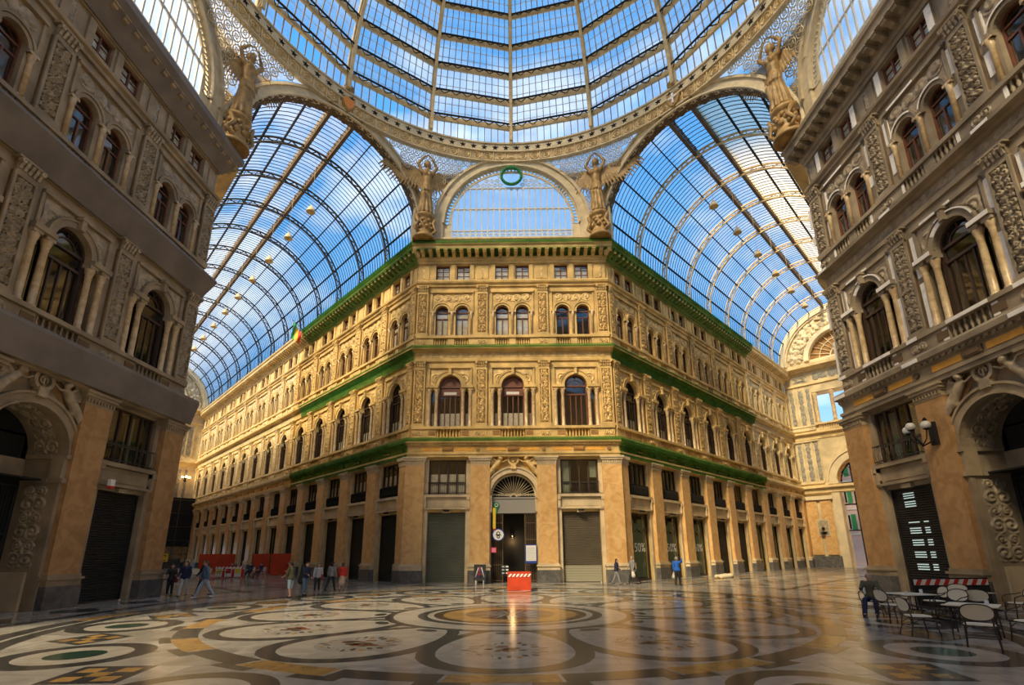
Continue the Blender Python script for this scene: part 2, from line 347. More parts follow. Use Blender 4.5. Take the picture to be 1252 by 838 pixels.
def bay_base(mb, c, arch=False, w0=HW, w1=HW, o=0):
    L, R = c - w0, c + w1
    B = lambda a, b, d0, d1, z0, z1, m=0: mb.box(c + a, c + b, d0, d1, z0, z1, m)
    # ground floor
    if not arch:
        mb.box(L, c - 1.42, -.5, 0, 0, 9.45); mb.box(c + 1.42, R, -.5, 0, 0, 9.45)
        B(-1.42, 1.42, -.4, -.02, 5.02, 6.3); B(-1.42, 1.42, -.4, 0, 8.97, 9.45)
        for s in (-1, 1):
            a, b = sorted((s * 1.42, s * 1.76)); B(a, b, 0, .14, .0, 5.15, 3); B(a, b, 0, .2, 5.15, 5.3, 3); B(a, b, 0, .1, 6.4, 9.0, 3)
            a, b = sorted((s * 1.5, s * 1.74)); B(a, b, 0, .3, 5.3, 6.15, 3); B(a, b, .0, .36, 5.9, 6.15, 3)
            B(a, b, 0, .2, 5.3, 5.5, 3)
        B(-1.5, 1.5, 0, .1, 5.3, 6.1, 3); B(-1.76, 1.76, 0, .3, 6.12, 6.32, 3); B(-1.76, 1.76, 0, .26, 5.22, 5.34, 3)
        B(-1.3, 1.3, .1, .13, 5.44, 5.52, 3); B(-1.3, 1.3, .1, .13, 5.94, 6.02, 3)
        B(-.28, .28, -.1, .16, 4.98, 5.18, 3)
    else:
        mb.box(L, c - 1.72, -.5, 0, 0, 6.2); mb.box(c + 1.72, R, -.5, 0, 0, 6.2)
        mb.arch_fill(c, 1.72, 6.2, 9.45, L, R, -.5, 0)
    # entablature body and first storey wall
    mb.box(L, R, -.5, .0, 9.45, 10.55); mb.box(L, R, -.5, -.05, 10.55, 11.5)
    mb.box(L, c - .95, -.05, .25, 10.5, 11.35); mb.box(c + .95, R, -.05, .25, 10.5, 11.35)
    B(-.95, .95, -.05, .28, 10.5, 10.72); mb.box(L, R, -.5, .36, 11.35, 11.55)
    mb.box(L, c - 1.5, -.5, 0, 11.55, 14.95); mb.box(c + 1.5, R, -.5, 0, 11.55, 14.95)
    for s in (-1, 1):
        a, b = sorted((s * .88, s * 1.5)); B(a, b, -.5, .02, 14.6, 14.95)
        a, b = sorted((s * .9, s * 1.86)); B(a, b, 0, .3, 14.72, 14.95)
    mb.arch_fill(c, .88, 14.95, 17.15, L, R, -.5, 0)
    mb.arch_ring(c, 14.95, .88, 1.16, 0, .12, 16); mb.arch_ring(c, 14.95, 1.16, 1.24, 0, .18, 16)
    B(-.11, .11, 0, .34, 15.8, 16.4); B(-.16, .16, 0, .38, 16.3, 16.45)
    B(-1.72, 1.72, 0, .16, 16.42, 16.56)                                    # frame moulding
    for s in (-1, 1):
        a, b = sorted((s * 1.62, s * 1.74)); B(a, b, 0, .1, 14.95, 16.42)
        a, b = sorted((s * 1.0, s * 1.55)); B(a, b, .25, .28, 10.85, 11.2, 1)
    # second storey
    mb.box(L, R, -.5, 0, 17.15, 18.3); mb.box(L, R, -.5, -.05, 18.3, 19.0)
    mb.box(L, c - 1.42, -.05, .2, 18.15, 18.98); mb.box(c + 1.42, R, -.05, .2, 18.15, 18.98); B(-.27, .27, -.05, .2, 18.15, 18.98)
    B(-1.42, 1.42, -.05, .22, 18.15, 18.36); mb.box(L, R, -.5, .3, 18.98, 19.18)
    mb.box(L, c - 1.36, -.5, 0, 19.18, 21.45); mb.box(c + 1.36, R, -.5, 0, 19.18, 21.45); B(-.3, .3, -.5, 0, 19.18, 21.45)
    mb.arch_fill(c - .83, .53, 21.45, 24.0, L, c, -.5, 0, 12); mb.arch_fill(c + .83, .53, 21.45, 24.0, c, R, -.5, 0, 12)
    for s in (-1, 1):
        mb.arch_ring(c + s * .83, 21.45, .53, .68, 0, .10, 12); mb.arch_ring(c + s * .83, 21.45, .70, .80, 0, .16, 12)
        a, b = sorted((s * 1.36, s * 1.74)); B(a, b, 0, .16, 21.3, 21.47)
        a, b = sorted((s * 1.66, s * 1.78)); B(a, b, 0, .1, 21.47, 23.1)
    B(-.3, .3, 0, .16, 21.3, 21.47)
    B(-1.78, 1.78, 0, .18, 23.12, 23.26); B(-1.84, 1.84, 0, .1, 23.26, 23.36)
    mb.box(L, R, -.5, 0, 24.0, 24.38)
    # attic
    mb.box(L, c - 1.45, -.5, -.02, 24.38, 25.78); mb.box(c + 1.45, R, -.5, -.02, 24.38, 25.78); B(-.29, .29, -.5, -.02, 24.38, 25.78)
    mb.box(L, R, -.5, 0, 25.78, 27.4)
    for x in (-1.6, 0, 1.6): B(x - .17, x + .17, -.02, .1, 24.38, 25.78)
    for x in (-1, 1):
        a, b = sorted((x * 2.0, x * 2.4)); B(a, b, -.02, .05, 24.45, 25.7)

def cornices(wall, x0, x1, m0, m1, kit, dent=True, names=True, lo=None, hi=None):
    """mouldings that run the length of the facade"""
    A = kit[0]
    P = []
    a = MB(); a.ext([(0, 9.12), (.48, 9.12), (.5, 9.3), (.56, 9.32), (.56, 9.46), (.4, 9.5), (.4, 9.98), (.5, 10.02), (.52, 10.14), (.72, 10.2), (.74, 10.42), (.62, 10.55), (0, 10.6)], x0, x1, m0, m1)
    P.append(('cornice', a, [A]))
    b = MB(); b.ext([(0, 17.0), (.12, 17.0), (.14, 17.2), (.08, 17.24), (.08, 17.76), (.2, 17.8), (.26, 17.9), (.55, 17.94), (.58, 18.12), (.45, 18.2), (0, 18.24)], x0, x1, m0, m1)
    P.append(('cornice', b, [A]))
    c = MB(); c.ext([(0, 23.72), (.14, 23.72), (.14, 23.9), (.3, 23.98), (.34, 24.12), (.2, 24.3), (0, 24.34)], x0, x1, m0, m1)
    P.append(('string_course', c, [A]))
    d = MB(); d.ext([(0, 25.86), (.12, 25.86), (.14, 26.06), (.24, 26.1), (.26, 26.3), (.3, 26.32), (.3, 26.7), (1.0, 26.72), (1.04, 27.02), (1.14, 27.08), (1.18, 27.28), (1.02, 27.42), (.0, 27.46)], x0, x1, m0, m1)
    P.append(('cornice', d, [A]))
    f = MB()
    step = .16; n = int((x1 - x0) / step)
    for i in range(n):
        s = x0 + (i + .5) * step
        f.box(s - .045, s + .045, .13, .24, 26.12, 26.26)
        if i % 2 == 0: f.box(s - .08, s + .08, .5, .6, 10.04, 10.16)
    f2 = [p for p in P]
    for nm, mb, ms in f2: ob(nm, mb.mesh(nm, ms), wall)
    ob('dentil_row', f.mesh('dentil_row', [A]), wall, kind='stuff')

def modillion(mb):
    mb.ext([(.3, 26.32), (.5, 26.34), (.62, 26.46), (.9, 26.5), (.96, 26.6), (.94, 26.7), (.3, 26.7)], -.14, .14)
    mb.box(-.17, .17, .3, 1.02, 26.64, 26.72)

def pil_ground(mb):   # shaft
    mb.box(-.72, .72, 0, .42, 1.3, 8.6)
def pil_plinth(mb):
    mb.box(-.82, .82, 0, .56, 0, .88, 0); mb.box(-.80, .80, 0, .52, .88, 1.2, 1); mb.box(-.86, .86, 0, .6, 1.12, 1.22, 1); mb.box(-.78, .78, 0, .5, 1.22, 1.34, 1)
def pil_cap(mb):
    mb.box(-.74, .74, 0, .44, 8.5, 8.62); mb.box(-.72, .72, 0, .42, 8.6, 8.78); mb.box(-.78, .78, 0, .48, 8.78, 8.86); mb.box(-.84, .84, 0, .56, 8.86, 9.0); mb.box(-.9, .9, 0, .62, 9.0, 9.13)
    for i in range(9): mb.box(-.7 + i * .17, -.62 + i * .17, .42, .5, 8.62, 8.78)
def pil_relief(zb, zt, w, seed):
    def f(mb):
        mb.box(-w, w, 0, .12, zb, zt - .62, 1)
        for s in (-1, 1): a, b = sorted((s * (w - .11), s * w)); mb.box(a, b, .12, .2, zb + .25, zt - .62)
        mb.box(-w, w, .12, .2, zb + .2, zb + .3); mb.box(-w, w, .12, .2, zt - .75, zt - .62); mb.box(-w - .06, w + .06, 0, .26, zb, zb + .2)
    return f
def pil_rel_orn(zb, zt, w, seed):
    return lambda mb: relief(mb, -w + .11, w - .11, zb + .32, zt - .78, .115, .17, 20, 110, seed)
def cap_cor(zt, w):
    def f(mb):
        mb.box(-w * .9, w * .9, 0, .2, zt - .62, zt - .5); mb.box(-w - .1, w + .1, 0, .36, zt - .08, zt)
        mb.ext([(0, zt - .52), (.18, zt - .52), (.22, zt - .3), (.32, zt - .1), (0, zt - .1)], -w * .85, w * .85, .3, .3)
        for i in range(5):
            x = -w * .8 + i * w * .4
            for z0, h, d in ((zt - .5, .2, .22), (zt - .3, .18, .3)):
                mb.ext([(d - .04, z0), (d + .04, z0), (d + .07, z0 + h * .7), (d + .12, z0 + h), (d + .03, z0 + h * .9)], x - .05, x + .05, m=1)
        for s in (-1, 1): mb.arch_ring(s * w * .85, zt - .17, .03, .1, .2, .4, 8, 0, 2 * pi, 1)
    return f
def small_relief(s0, s1, z0, z1, d, seed, style='h'):
    return lambda mb: relief(mb, s0, s1, z0, z1, d, .09, 26, 12, seed, style)
def spandrel(sg, seed):
    def f(mb):   # carved corner between arch and frame, clipped by the arch
        base = MB(); relief(base, 0, 1.5, 15.02, 16.36, .02, .1, 22, 20, seed, 'h', edge=False)
        nx = 22
        for j in range(20):
            for i in range(22):
                q = (j * 23 + i, j * 23 + i + 1, (j + 1) * 23 + i + 1, (j + 1) * 23 + i)
                X = sum(base.v[k][0] for k in q) / 4; Zc = sum(base.v[k][2] for k in q) / 4
                if X < .2 or X * X + (Zc - 14.95) ** 2 < 1.3 ** 2: continue
                mb.add([(base.v[k][0] * sg, base.v[k][1], base.v[k][2]) for k in q], [(0, 1, 2, 3) if sg > 0 else (3, 2, 1, 0)], 0, True)
    return f
def col_pn(mb):
    mb.lathe([(.19, 0), (.19, .07), (.15, .1), (.17, .15), (.135, .2), (.14, 1.0), (.125, 2.55), (.15, 2.6), (.13, 2.66), (.16, 2.75), (.2, 2.95), (.2, 3.05)], 10, (0, 0, 11.55))
    mb.bx(-.2, .2, -.2, .2, 14.56, 14.74, 1); mb.bx(-.2, .2, -.2, .2, 11.5, 11.6, 1)
def col_3(mb):
    mb.box(-.14, .14, -.02, .1, 19.18, 19.4); mb.lathe([(.1, 0), (.1, 1.65), (.14, 1.75), (.12, 1.8), (.18, 2.02)], 8, (0, -.06, 19.35)); mb.box(-.19, .19, 0, .2, 21.3, 21.4)
def baluster(mb, z0=10.72, z1=11.35, c=(0, -.15)):
    h = z1 - z0
    mb.lathe([(.06, 0), (.06, .08 * h), (.035, .14 * h), (.075, .38 * h), (.035, .72 * h), (.055, .82 * h), (.05, .9 * h), (.065, h)], 8, (c[0], c[1], z0))

# ---- windows and doors (root = frame, children = panes, curtain, railing)
def fr_mezz(mb):
    for x in (-1.36, -.68, 0, .68, 1.36): mb.box(x - .05, x + .05, -.22, -.08, 6.32, 8.97)
    for z in (6.34, 8.9, 7.2): mb.box(-1.38, 1.38, -.21, -.09, z, z + .08)
    mb.box(-1.42, 1.42, -.3, -.1, 6.3, 6.36)
def rail_mezz(mb):
    for z in (6.42, 7.2): mb.tube([(-1.4, -.36, z), (1.4, -.36, z)], .025, 5)
    for i in range(19): x = -1.35 + i * .15; mb.tube([(x, -.36, 6.42), (x, -.42 - .03 * (i % 2), 6.7), (x, -.36, 7.2)], .012, 4)
    for x in (-1.4, 1.4): mb.tube([(x, -.36, 7.2), (x, 0, 7.25)], .02, 4); mb.tube([(x, -.36, 6.42), (x, 0, 6.42)], .02, 4)
def guard_mezz(mb):   # solid bellied iron guard of the side ranges
    mb.ext([(-.05, 6.34), (.12, 6.40), (.22, 6.6), (.12, 7.15), (.09, 7.15), (.18, 6.6), (.1, 6.44), (-.05, 6.38)], -1.36, 1.36)
    for s in (-1.36, 1.33): mb.box(s, s + .03, -.05, .16, 6.36, 7.12)
    mb.box(-1.38, 1.38, .08, .15, 7.12, 7.18)
    for k in range(18): x = -1.3 + k * .153; mb.box(x - .012, x + .012, .14, .23, 6.45, 7.1)
def pane_q(x0, x1, z0, z1, d=-.15):
    return lambda mb: mb.add([(x0, -d, z0), (x1, -d, z0), (x1, -d, z1), (x0, -d, z1)], [(0, 1, 2, 3)])
def fr_pn(mb):
    for x in (-.84, .84): mb.box(x - .05, x + .05, -.36, -.2, 11.55, 14.95)
    for x in (-.42, .0, .42): mb.box(x - .035, x + .035, -.35, -.25, 11.55, 14.2)
    for z in (11.55, 14.15, 14.85): mb.box(-.86, .86, -.36, -.2, z, z + .12)
    mb.arch_ring(0, 14.95, .78, .9, -.36, -.2, 12); mb.arch_ring(0, 14.95, .44, .5, -.35, -.25, 10)
    for a in (45, 90, 135): mb.box(cos(radians(a)) * .64 - .02, cos(radians(a)) * .64 + .02, -.34, -.26, 14.95 + sin(radians(a)) * .5, 14.95 + sin(radians(a)) * .8)
    for s in (-1, 1):
        for x in (1.2, 1.46): mb.box(s * x - .03, s * x + .03, -.36, -.26, 11.55, 14.6)
        a, b = sorted((s * .88, s * .98)); mb.box(a, b, -.4, -.2, 11.55, 14.6)
def panes_pn(mb): pane_q(-.84, .84, 11.6, 14.9, -.3)(mb)
def fan_pn(mb): mb.half_disc(0, 14.95, .8, -.3)
def side_pn(mb):
    pane_q(-1.46, -.98, 11.55, 14.6, -.31)(mb); pane_q(.98, 1.46, 11.55, 14.6, -.31)(mb)
def fr_3(mb):
    for x in (-.49, 0, .49): mb.box(x - .04, x + .04, -.34, -.22, 19.18, 20.9 if x == 0 else 21.5)
    for z in (19.2, 20.85, 21.4): mb.box(-.52, .52, -.34, -.22, z, z + .08)
    mb.arch_ring(0, 21.45, .45, .54, -.34, -.2, 10)
def fan_3(mb): mb.half_disc(0, 21.45, .5, -.28, 10)
def fr_at(mb):
    for x in (-.54, 0, .54): mb.box(x - .045, x + .045, -.3, -.18, 24.38, 25.78)
    for z in (24.4, 25.68): mb.box(-.57, .57, -.3, -.18, z, z + .09)
    for z in (24.85, 25.27): mb.box(-.54, .54, -.27, -.2, z - .012, z + .012)
def shutter(mb, z1=4.98, w=1.42):
    n = int(z1 / .11)
    pr = []
    for i in range(n): z = .02 + i * z1 / n; pr += [(-.28, z), (-.225, z + .03), (-.225, z + .08)]
    pr.append((-.28, z1))
    mb.ext(pr, -w, w, cap=False, closed=False); mb.box(-w, w, -.32, -.2, 0, .08); 
    for s in (-w, w - .06): mb.box(s, s + .06, -.3, -.16, 0, z1)
def shop_frame(mb):
    for x in (-1.36, 1.36): mb.box(x - .06, x + .06, -.3, -.16, 0, 5.0)
    for z in (.0, 4.88): mb.box(-1.42, 1.42, -.3, -.14, z, z + .14)

ORD = ['first', 'second', 'third', 'fourth', 'fifth', 'sixth', 'seventh', 'eighth', 'ninth', 'tenth', 'eleventh', 'twelfth', 'thirteenth', 'fourteenth']
NW = [0]; ND = [0]
def win(wall, s, fr, fm, kids, label):
    NW[0] += 1
    M = wall.matrix_world
    o = ob('window_%d' % NW[0], proto(('window_frame_' + fr.__name__, fm), fr, [fm]), None, M @ Vector((s, 0, 0)), wall['rz'], label, 'window', kind='structure')
    for nm, key, fn, mt in kids: ob(nm, proto((key, mt), fn, [mt]), o)
    return o

def facade(name, org, rz, bays, x0, x1, m0, m1, where, kits, near, nets=()):
    """bays: list of (centre, kind, phrase)"""
    wall = bpy.data.objects.new(name, None)
    base = MB(); kset = None
    by = {}
    for i, (c, kind, ph, _) in enumerate(bays):
        mb = by.setdefault(kits[i], MB())
        wl = wr = HW
        if i == 0: wl = c - x0 if c > x0 else HW
        if i == len(bays) - 1: wr = x1 - c
        if i > 0: wl = (c - bays[i - 1][0]) / 2
        if i < len(bays) - 1: wr = (bays[i + 1][0] - c) / 2
        bay_base(mb, c, kind == 'arch', wl, wr)
    ks = list(by)
    first = by[ks[0]]; mats = BM(ks[0])
    first.add([(x0, 1.5, 0), (x1, 1.5, 0), (x1, 1.5, 27.4), (x0, 1.5, 27.4)], [(0, 1, 2, 3)], 2)
    for z in (5.1, 9.5, 17.2, 24.0, 27.3): first.box(x0, x1, -1.5, -.5, z, z + .06, 2)
    for i in range(len(bays) + 1):
        xx = x0 + .05 if i == 0 else (x1 - .05 if i == len(bays) else (bays[i - 1][0] + bays[i][0]) / 2)
        if not (0 < i <= len(bays) and bays[i - 1][1] == 'arch') and not (i < len(bays) and bays[i][1] == 'arch'): first.box(xx - .03, xx + .03, -1.5, -.5, 0, 27.3, 2)
        else: first.box(xx - .03, xx + .03, -1.5, -.5, 9.5, 27.3, 2)
    wall.data = None
    bpy.data.objects.remove(wall)
    wall = ob(name, first.mesh(name, mats), None, org, rz, where[0], 'wall', kind='structure')
    wall['rz'] = rz
    bpy.context.view_layer.update()
    for kk in ks[1:]: ob('restored_wall', by[kk].mesh('restored_wall', BM(kk)), wall)
    kit0 = SETS[kits[0]]
    cut = None
    for i in range(1, len(bays)):
        if kits[i] != kits[i - 1]: cut = (bays[i][0] + bays[i - 1][0]) / 2; other = SETS[kits[i]]
    if cut is None: cornices(wall, x0, x1, m0, m1, kit0)
    else: cornices(wall, x0, cut, m0, 0, kit0); cornices(wall, cut, x1, 0, m1, other)
    # modillions
    n = int((x1 - x0) / .62); row = MB()
    mk = kits[0]
    for i in range(n + 1):
        s = x0 - .3 + i * (x1 - x0 + .6) / n
        if near: ob('modillion', proto(('modillion', mk), modillion, [SETS[mk][0]]), wall, (s, 0, 0))
        else:
            t = MB(); modillion(t); row.add([(x + s, y, z) for x, y, z in t.v], t.f)
    if not near: ob('modillion_row', row.mesh('modillion_row', [SETS['clean' if 'clean' in kits else 'old'][0]]), wall, kind='stuff')
    # pilasters at bay limits
    lim = []
    for i in range(len(bays) + 1):
        if i == 0: s = x0 + .5 if near else bays[0][0] - HW
        elif i == len(bays): s = x1 - .5 if near else bays[-1][0] + HW
        else: s = (bays[i - 1][0] + bays[i][0]) / 2
        if near and i in (0, len(bays)): s = bays[0][0] - HW + .05 if i == 0 else bays[-1][0] + HW - .05
        lim.append((s, kits[min(i, len(bays) - 1)]))
    for i, (s, kk) in enumerate(lim):
        S = SETS[kk]; end = (i == 0 or i == len(lim) - 1)
        if not near and ((i == 0 and x0 == 0) or (i == len(lim) - 1 and x1 == 0)):   # the corner itself: narrow pilaster
            sg = 1 if x0 == 0 else -1
            s2 = sg * .45
            p = MB(); p.box(-.62, .42, 0, .42, 1.3, 8.6); ob('pilaster', proto(('gpc', kk, sg), lambda mb: mb.box(-.45, .45, 0, .42, 1.3, 8.6), [S[3]]), wall, (s2, 0, 0))
            ob('plinth', proto(('gplc', kk), lambda mb: (mb.box(-.5, .5, 0, .56, 0, .88), mb.box(-.5, .5, 0, .54, .88, 1.34, 1)), ['plinth_marble', S[4]]), wall, (s2, 0, 0))
            ob('capital', proto(('gpcc', kk), lambda mb: (mb.box(-.48, .48, 0, .48, 8.5, 8.9), mb.box(-.55, .55, 0, .6, 8.9, 9.13)), [S[4]]), wall, (s2, 0, 0))
            for zb, zt in ((11.55, 17.0), (19.18, 23.72)):
                ob('relief_pilaster', proto(('rpc', kk, zb), pil_relief(zb, zt, .32, 3), [S[0], S[1]]), wall, (s2, 0, 0))
                ob('carved_ornament', proto(('roc', kk, zb), pil_rel_orn(zb, zt, .32, 3), [S[2]]), wall, (s2, 0, 0))
                ob('capital', proto(('ccc', kk, zt), cap_cor(zt, .32), [S[0], S[2]]), wall, (s2, 0, 0))
            continue
        g = ob('pilaster', proto(('pilaster', kk), pil_ground, [S[3]]), wall, (s, 0, 0))
        ob('plinth', proto(('plinth', kk), pil_plinth, ['plinth_marble', S[4]]), g); ob('capital', proto(('capital', kk), pil_cap, [S[4]]), g)
        if kk == 'clean' and i % 2: pass
        for zb, zt in ((11.55, 17.0), (19.18, 23.72)):
            v = i % 2
            g = ob('relief_pilaster', proto(('relief_pilaster', kk, zb), pil_relief(zb, zt, .46, 3), [S[0], S[1]]), wall, (s, 0, 0))
            ob('carved_ornament', proto(('carved_ornament', kk, zb, v), pil_rel_orn(zb, zt, .46, 3 + v + int(zb)), [S[2]]), g)
            ob('capital', proto(('corinthian_capital', kk, zt), cap_cor(zt, .46), [S[0], S[2]]), g)
        for z0, z1, d in ((10.78, 11.28, .25), (18.42, 18.92, .2)):
            ob('relief_panel', proto(('relief_panel', kk, z0), small_relief(-.42, .42, z0, z1, d, 5), [S[2]]), wall, (s, 0, 0))
        ob('relief_panel', proto(('attic_panel', kk), lambda mb: relief(mb, -.17, .17, 24.5, 25.65, -.01, .09, 8, 20, 2), [S[2]]), wall, (s, 0, 0))
    # bays
    for bi, (c, kind, ph, i) in enumerate(bays):
        kk = kits[bi]; S = SETS[kk]; far = (not near) and i > 5
        red = 'frame_red' if kk != 'grey' else 'frame_red'
        big = near
        at = (c, 0, 0)
        for sg in (-1, 1): ob('spandrel_relief', proto(('spandrel_relief', kk, sg), spandrel(sg, 11), [S[2]]), wall, at)
        ob('relief_panel', proto(('arch_panel', kk), lambda mb: relief(mb, -1.6, 1.6, 22.28, 23.1, .01, .1, 44, 12, 8, 'h'), [S[2]]), wall, at)
        ob('frieze_relief', proto(('frieze_relief', kk), lambda mb: relief(mb, -2.4, 2.4, 17.28, 17.74, .085, .05, 60, 8, 8, 'h'), [S[2]]), wall, at)
        for x in (-1.62, -1.04, 1.04, 1.62): ob('column', proto(('column', kk), col_pn, ['column_marble' if kk != 'old' else 'column_marble', S[2]]), wall, (c + x, -.02 if abs(x) > 1.1 else .0, 0))
        for x in (-1.58, 0, 1.58): ob('column', proto(('slim_column', kk), col_3, [S[2] if kk == 'clean' else 'column_marble']), wall, (c + x, 0, 0))
        if kind != 'arch' or True:
            fz = MB()
        ob('marble_inlay', proto(('marble_inlay', kk), lambda mb: (mb.box(-2.0, -.55, .4, .425, 9.6, 9.88), mb.box(.55, 2.0, .4, .425, 9.6, 9.88)), ['orange_plaster' if kk != 'grey' else 'orange_dark']), wall, at)
        ob('cartouche', proto(('frieze_cartouche', kk), lambda mb: (mb.box(-.42, .42, .4, .5, 9.6, 9.9), mb.box(-.34, .34, .48, .53, 9.66, 9.84), mb.arch_ring(2.28, 9.74, .03, .15, .4, .5, 10, 0, 2 * pi)), [S[1]]), wall, at)
        if near and name != 'wall_back':
            for k in range(7): ob('baluster', proto(('baluster', kk), baluster, [S[0]]), wall, (c - .8 + k * .267, 0, 0))
            for s2 in (-.84, .84):
                for k in range(5): ob('baluster', proto(('baluster_up', kk), lambda mb: baluster(mb, 18.36, 18.98), [S[0]]), wall, (c + s2 - .44 + k * .22, 0, 0))
        else:
            def rows(mb):
                for k in range(8): baluster(mb, c=(-.84 + k * .24, -.15))
                for s2 in (-.84, .84):
                    for k in range(6): baluster(mb, 18.36, 18.98, (s2 - .47 + k * .19, -.1))
            ob('baluster_row', proto(('baluster_row', kk), rows, [S[0]]), wall, at, kind='stuff')
        # windows
        lb = 'in the %s of the %s' % (ph, where[1])
        if kind != 'arch':
            kids = [('pane', 'mp%d' % j, pane_q(-1.36 + j * .68 + .05, -.68 + j * .68 - .05, 6.4, 8.9), 'window_glass') for j in range(4)] if not far else [('pane', 'mp', pane_q(-1.32, 1.32, 6.4, 8.9), 'window_glass')]
            if name == 'wall_back': kids.append(('railing', 'rail', rail_mezz, 'iron_black'))
            elif not near: kids.append(('iron_guard', 'guard', guard_mezz, 'iron_dark'))
            else: kids.append(('railing', 'rail', rail_mezz, 'iron_black'))
            mzc = {('wall_back', 0): ('curtain', 'half', pane_q(-1.3, 1.3, 6.4, 7.9, -.24), 'curtain'), ('wall_back', 2): ('curtain', 'gr', lambda mb: (pane_q(-1.3, -.75, 6.4, 8.85, -.24)(mb), pane_q(.75, 1.3, 7.6, 8.85, -.24)(mb)), 'curtain_green')}.get((name, i))
            if name == 'wall_back_left' and i < 5: mzc = ('curtain', 'half2', pane_q(-1.3, 1.3, 7.0, 8.1, -.24), 'curtain')
            if name == 'wall_back_right' and i < 4: mzc = ('curtain', 'gstr', lambda mb: [pane_q(x, x + .3, 6.4, 8.8, -.5)(mb) for x in (-1.25, -.6, .2, .85)], 'curtain_green')
            if name == 'wall_back_right' and i in (4, 5): mzc = ('lit_ceiling', 'lit%d' % i, pane_q(-1.3, .1, 7.1 if i == 4 else 7.9, 8.9, -.6), 'lit_window')
            if name in ('wall_left', 'wall_right'): mzc = ('curtain', 'sd', lambda mb: [pane_q(x, x + .5, 6.4, 8.9, -.6)(mb) for x in (-1.2, .3)], 'curtain_green')
            if mzc: kids.append(mzc)
            win(wall, c, fr_mezz, 'frame_dark' if near else 'frame_dark', kids, 'wide four-light window above the shop door ' + lb)
        kids = [('pane', 'pn', panes_pn, 'window_glass'), ('fanlight_pane', 'fan', fan_pn, 'window_glass')]
        if not far: kids.append(('side_pane', 'side', side_pn, 'window_glass'))
        if (name, i) in (('wall_back', 0), ('wall_back', 1)):
            kids.append(('curtain', 'pnc', lambda mb: [pane_q(a, b, 11.6, 12.75, -.32)(mb) for a, b in ((-1.46, -1.2), (-.82, -.44), (-.40, -.03), (.03, .40), (.44, .82), (1.2, 1.46))], 'curtain'))
            kids.append(('transom_panel', 'prt', lambda mb: (mb.half_disc(0, 14.95, .76, -.27), pane_q(-.8, .8, 14.3, 14.8, -.27)(mb)), 'frame_red'))
            kids.append(('sign_board', 'sgn', lambda mb: mb.box(-.5, .5, -.25, -.22, 14.2, 14.5), 'iron_white'))
        if not near and i < 3: kids.append(('curtain', 'pnc2', pane_q(-.8, .8, 11.6, 12.6, -.32), 'curtain'))
        win(wall, c, fr_pn, 'frame_red' if name == 'wall_back' else 'frame_dark', kids, 'tall round-arched window between columns ' + lb)
        for q, sd_ in ((-1, 'left'), (1, 'right')):
            kids = [('pane', 'tp', pane_q(-.46, .46, 19.2, 21.45, -.28), 'window_glass'), ('fanlight_pane', 'tf', fan_3, 'window_glass')]
            if name == 'wall_back' and i < 2 or (not near and i % 3 == 0): kids.append(('curtain', 'tc', lambda mb: (pane_q(-.46, -.05, 19.22, 20.8, -.30)(mb), pane_q(.05, .46, 19.22, 20.8, -.30)(mb), pane_q(-.46, .46, 20.95, 21.3, -.30)(mb)), 'curtain'))
            win(wall, c + q * .83, fr_3, red, kids, '%s one of the two small arched windows on the upper floor ' % sd_ + lb)
            kids = [('pane', 'ap', pane_q(-.5, .5, 24.45, 25.7, -.24), 'window_glass')]
            if i % 2 == 0 or near: kids.append(('curtain', 'ac', lambda mb: (pane_q(-.5, -.04, 24.45, 25.6, -.26)(mb), pane_q(.04, .5, 24.45, 25.45, -.26)(mb)), 'curtain'))
            win(wall, c + q * .87, fr_at, red, kids, '%s one of the two square attic windows under the cornice ' % sd_ + lb)
        # ground floor doors
        M = wall.matrix_world
        if kind.startswith('sh'):
            ND[0] += 1
            mt = kind.split(':')[1]; desc = {'shutter_green': 'grey-green', 'shutter_brown': 'brown', 'shutter_black': 'black'}[mt]
            d = ob('door_%d' % ND[0], proto(('shutter', mt), shutter, [mt]), None, M @ Vector(at), rz, '%s roller shutter closing the shop %s' % (desc, lb), 'shutter', kind='structure')
            if name == 'wall_back' and i == 2: ob('lower_slats', proto('lower_slats', lambda mb: [mb.box(-1.36, 1.36, -.3, -.19, .08 + j * .11, .16 + j * .11) for j in range(10)], ['shutter_light']), d, label='pale lowest slats of the shutter')
            if name == 'wall_right':
                def cut(mb):
                    for j, z in enumerate((1.2, 1.75, 2.3, 2.85, 3.35, 4.1, 4.5)):
                        for q in range(3 if j != 4 else 1): mb.box(-.75, -.1, -.24, -.215, z + q * .11, z + q * .11 + .045)
                        if j < 5: [mb.box(.15, .42, -.24, -.215, z + q * .11, z + q * .11 + .045) for q in range(3 if j != 4 else 1)]
                ob('slot_opening', proto('slot_opening', cut, ['lit_slot']), d, kind='stuff')
        elif kind.startswith('glass'):
            ND[0] += 1
            d = ob('door_%d' % ND[0], proto('shop_frame', shop_frame, ['frame_dark']), None, M @ Vector(at), rz, 'glazed shop front ' + lb, 'shop window', kind='structure')
            ob('pane', proto('shop_pane', pane_q(-1.32, 1.32, .1, 4.9, -.22), ['shop_glass']), d)
            if kind == 'glass:50':
                ob('backdrop', proto('backdrop', pane_q(-.6, 1.3, .2, 3.6, -.5), ['curtain_green']), d, label='pale green display backdrop')
                ob('valance', proto('valance', lambda mb: relief(mb, -1.3, 1.3, 3.5, 4.8, -.45, .12, 16, 12, 4, 'h'), ['curtain_green']), d)
                text(d, '50%', (-.75, .17, 2.1), .95, 'white')
            else: ob('backdrop', proto('backdrop2', pane_q(-1.3, 1.3, .2, 4.8, -.6), ['curtain_green' if kind != 'glass:dark' else 'frame_dark']), d)
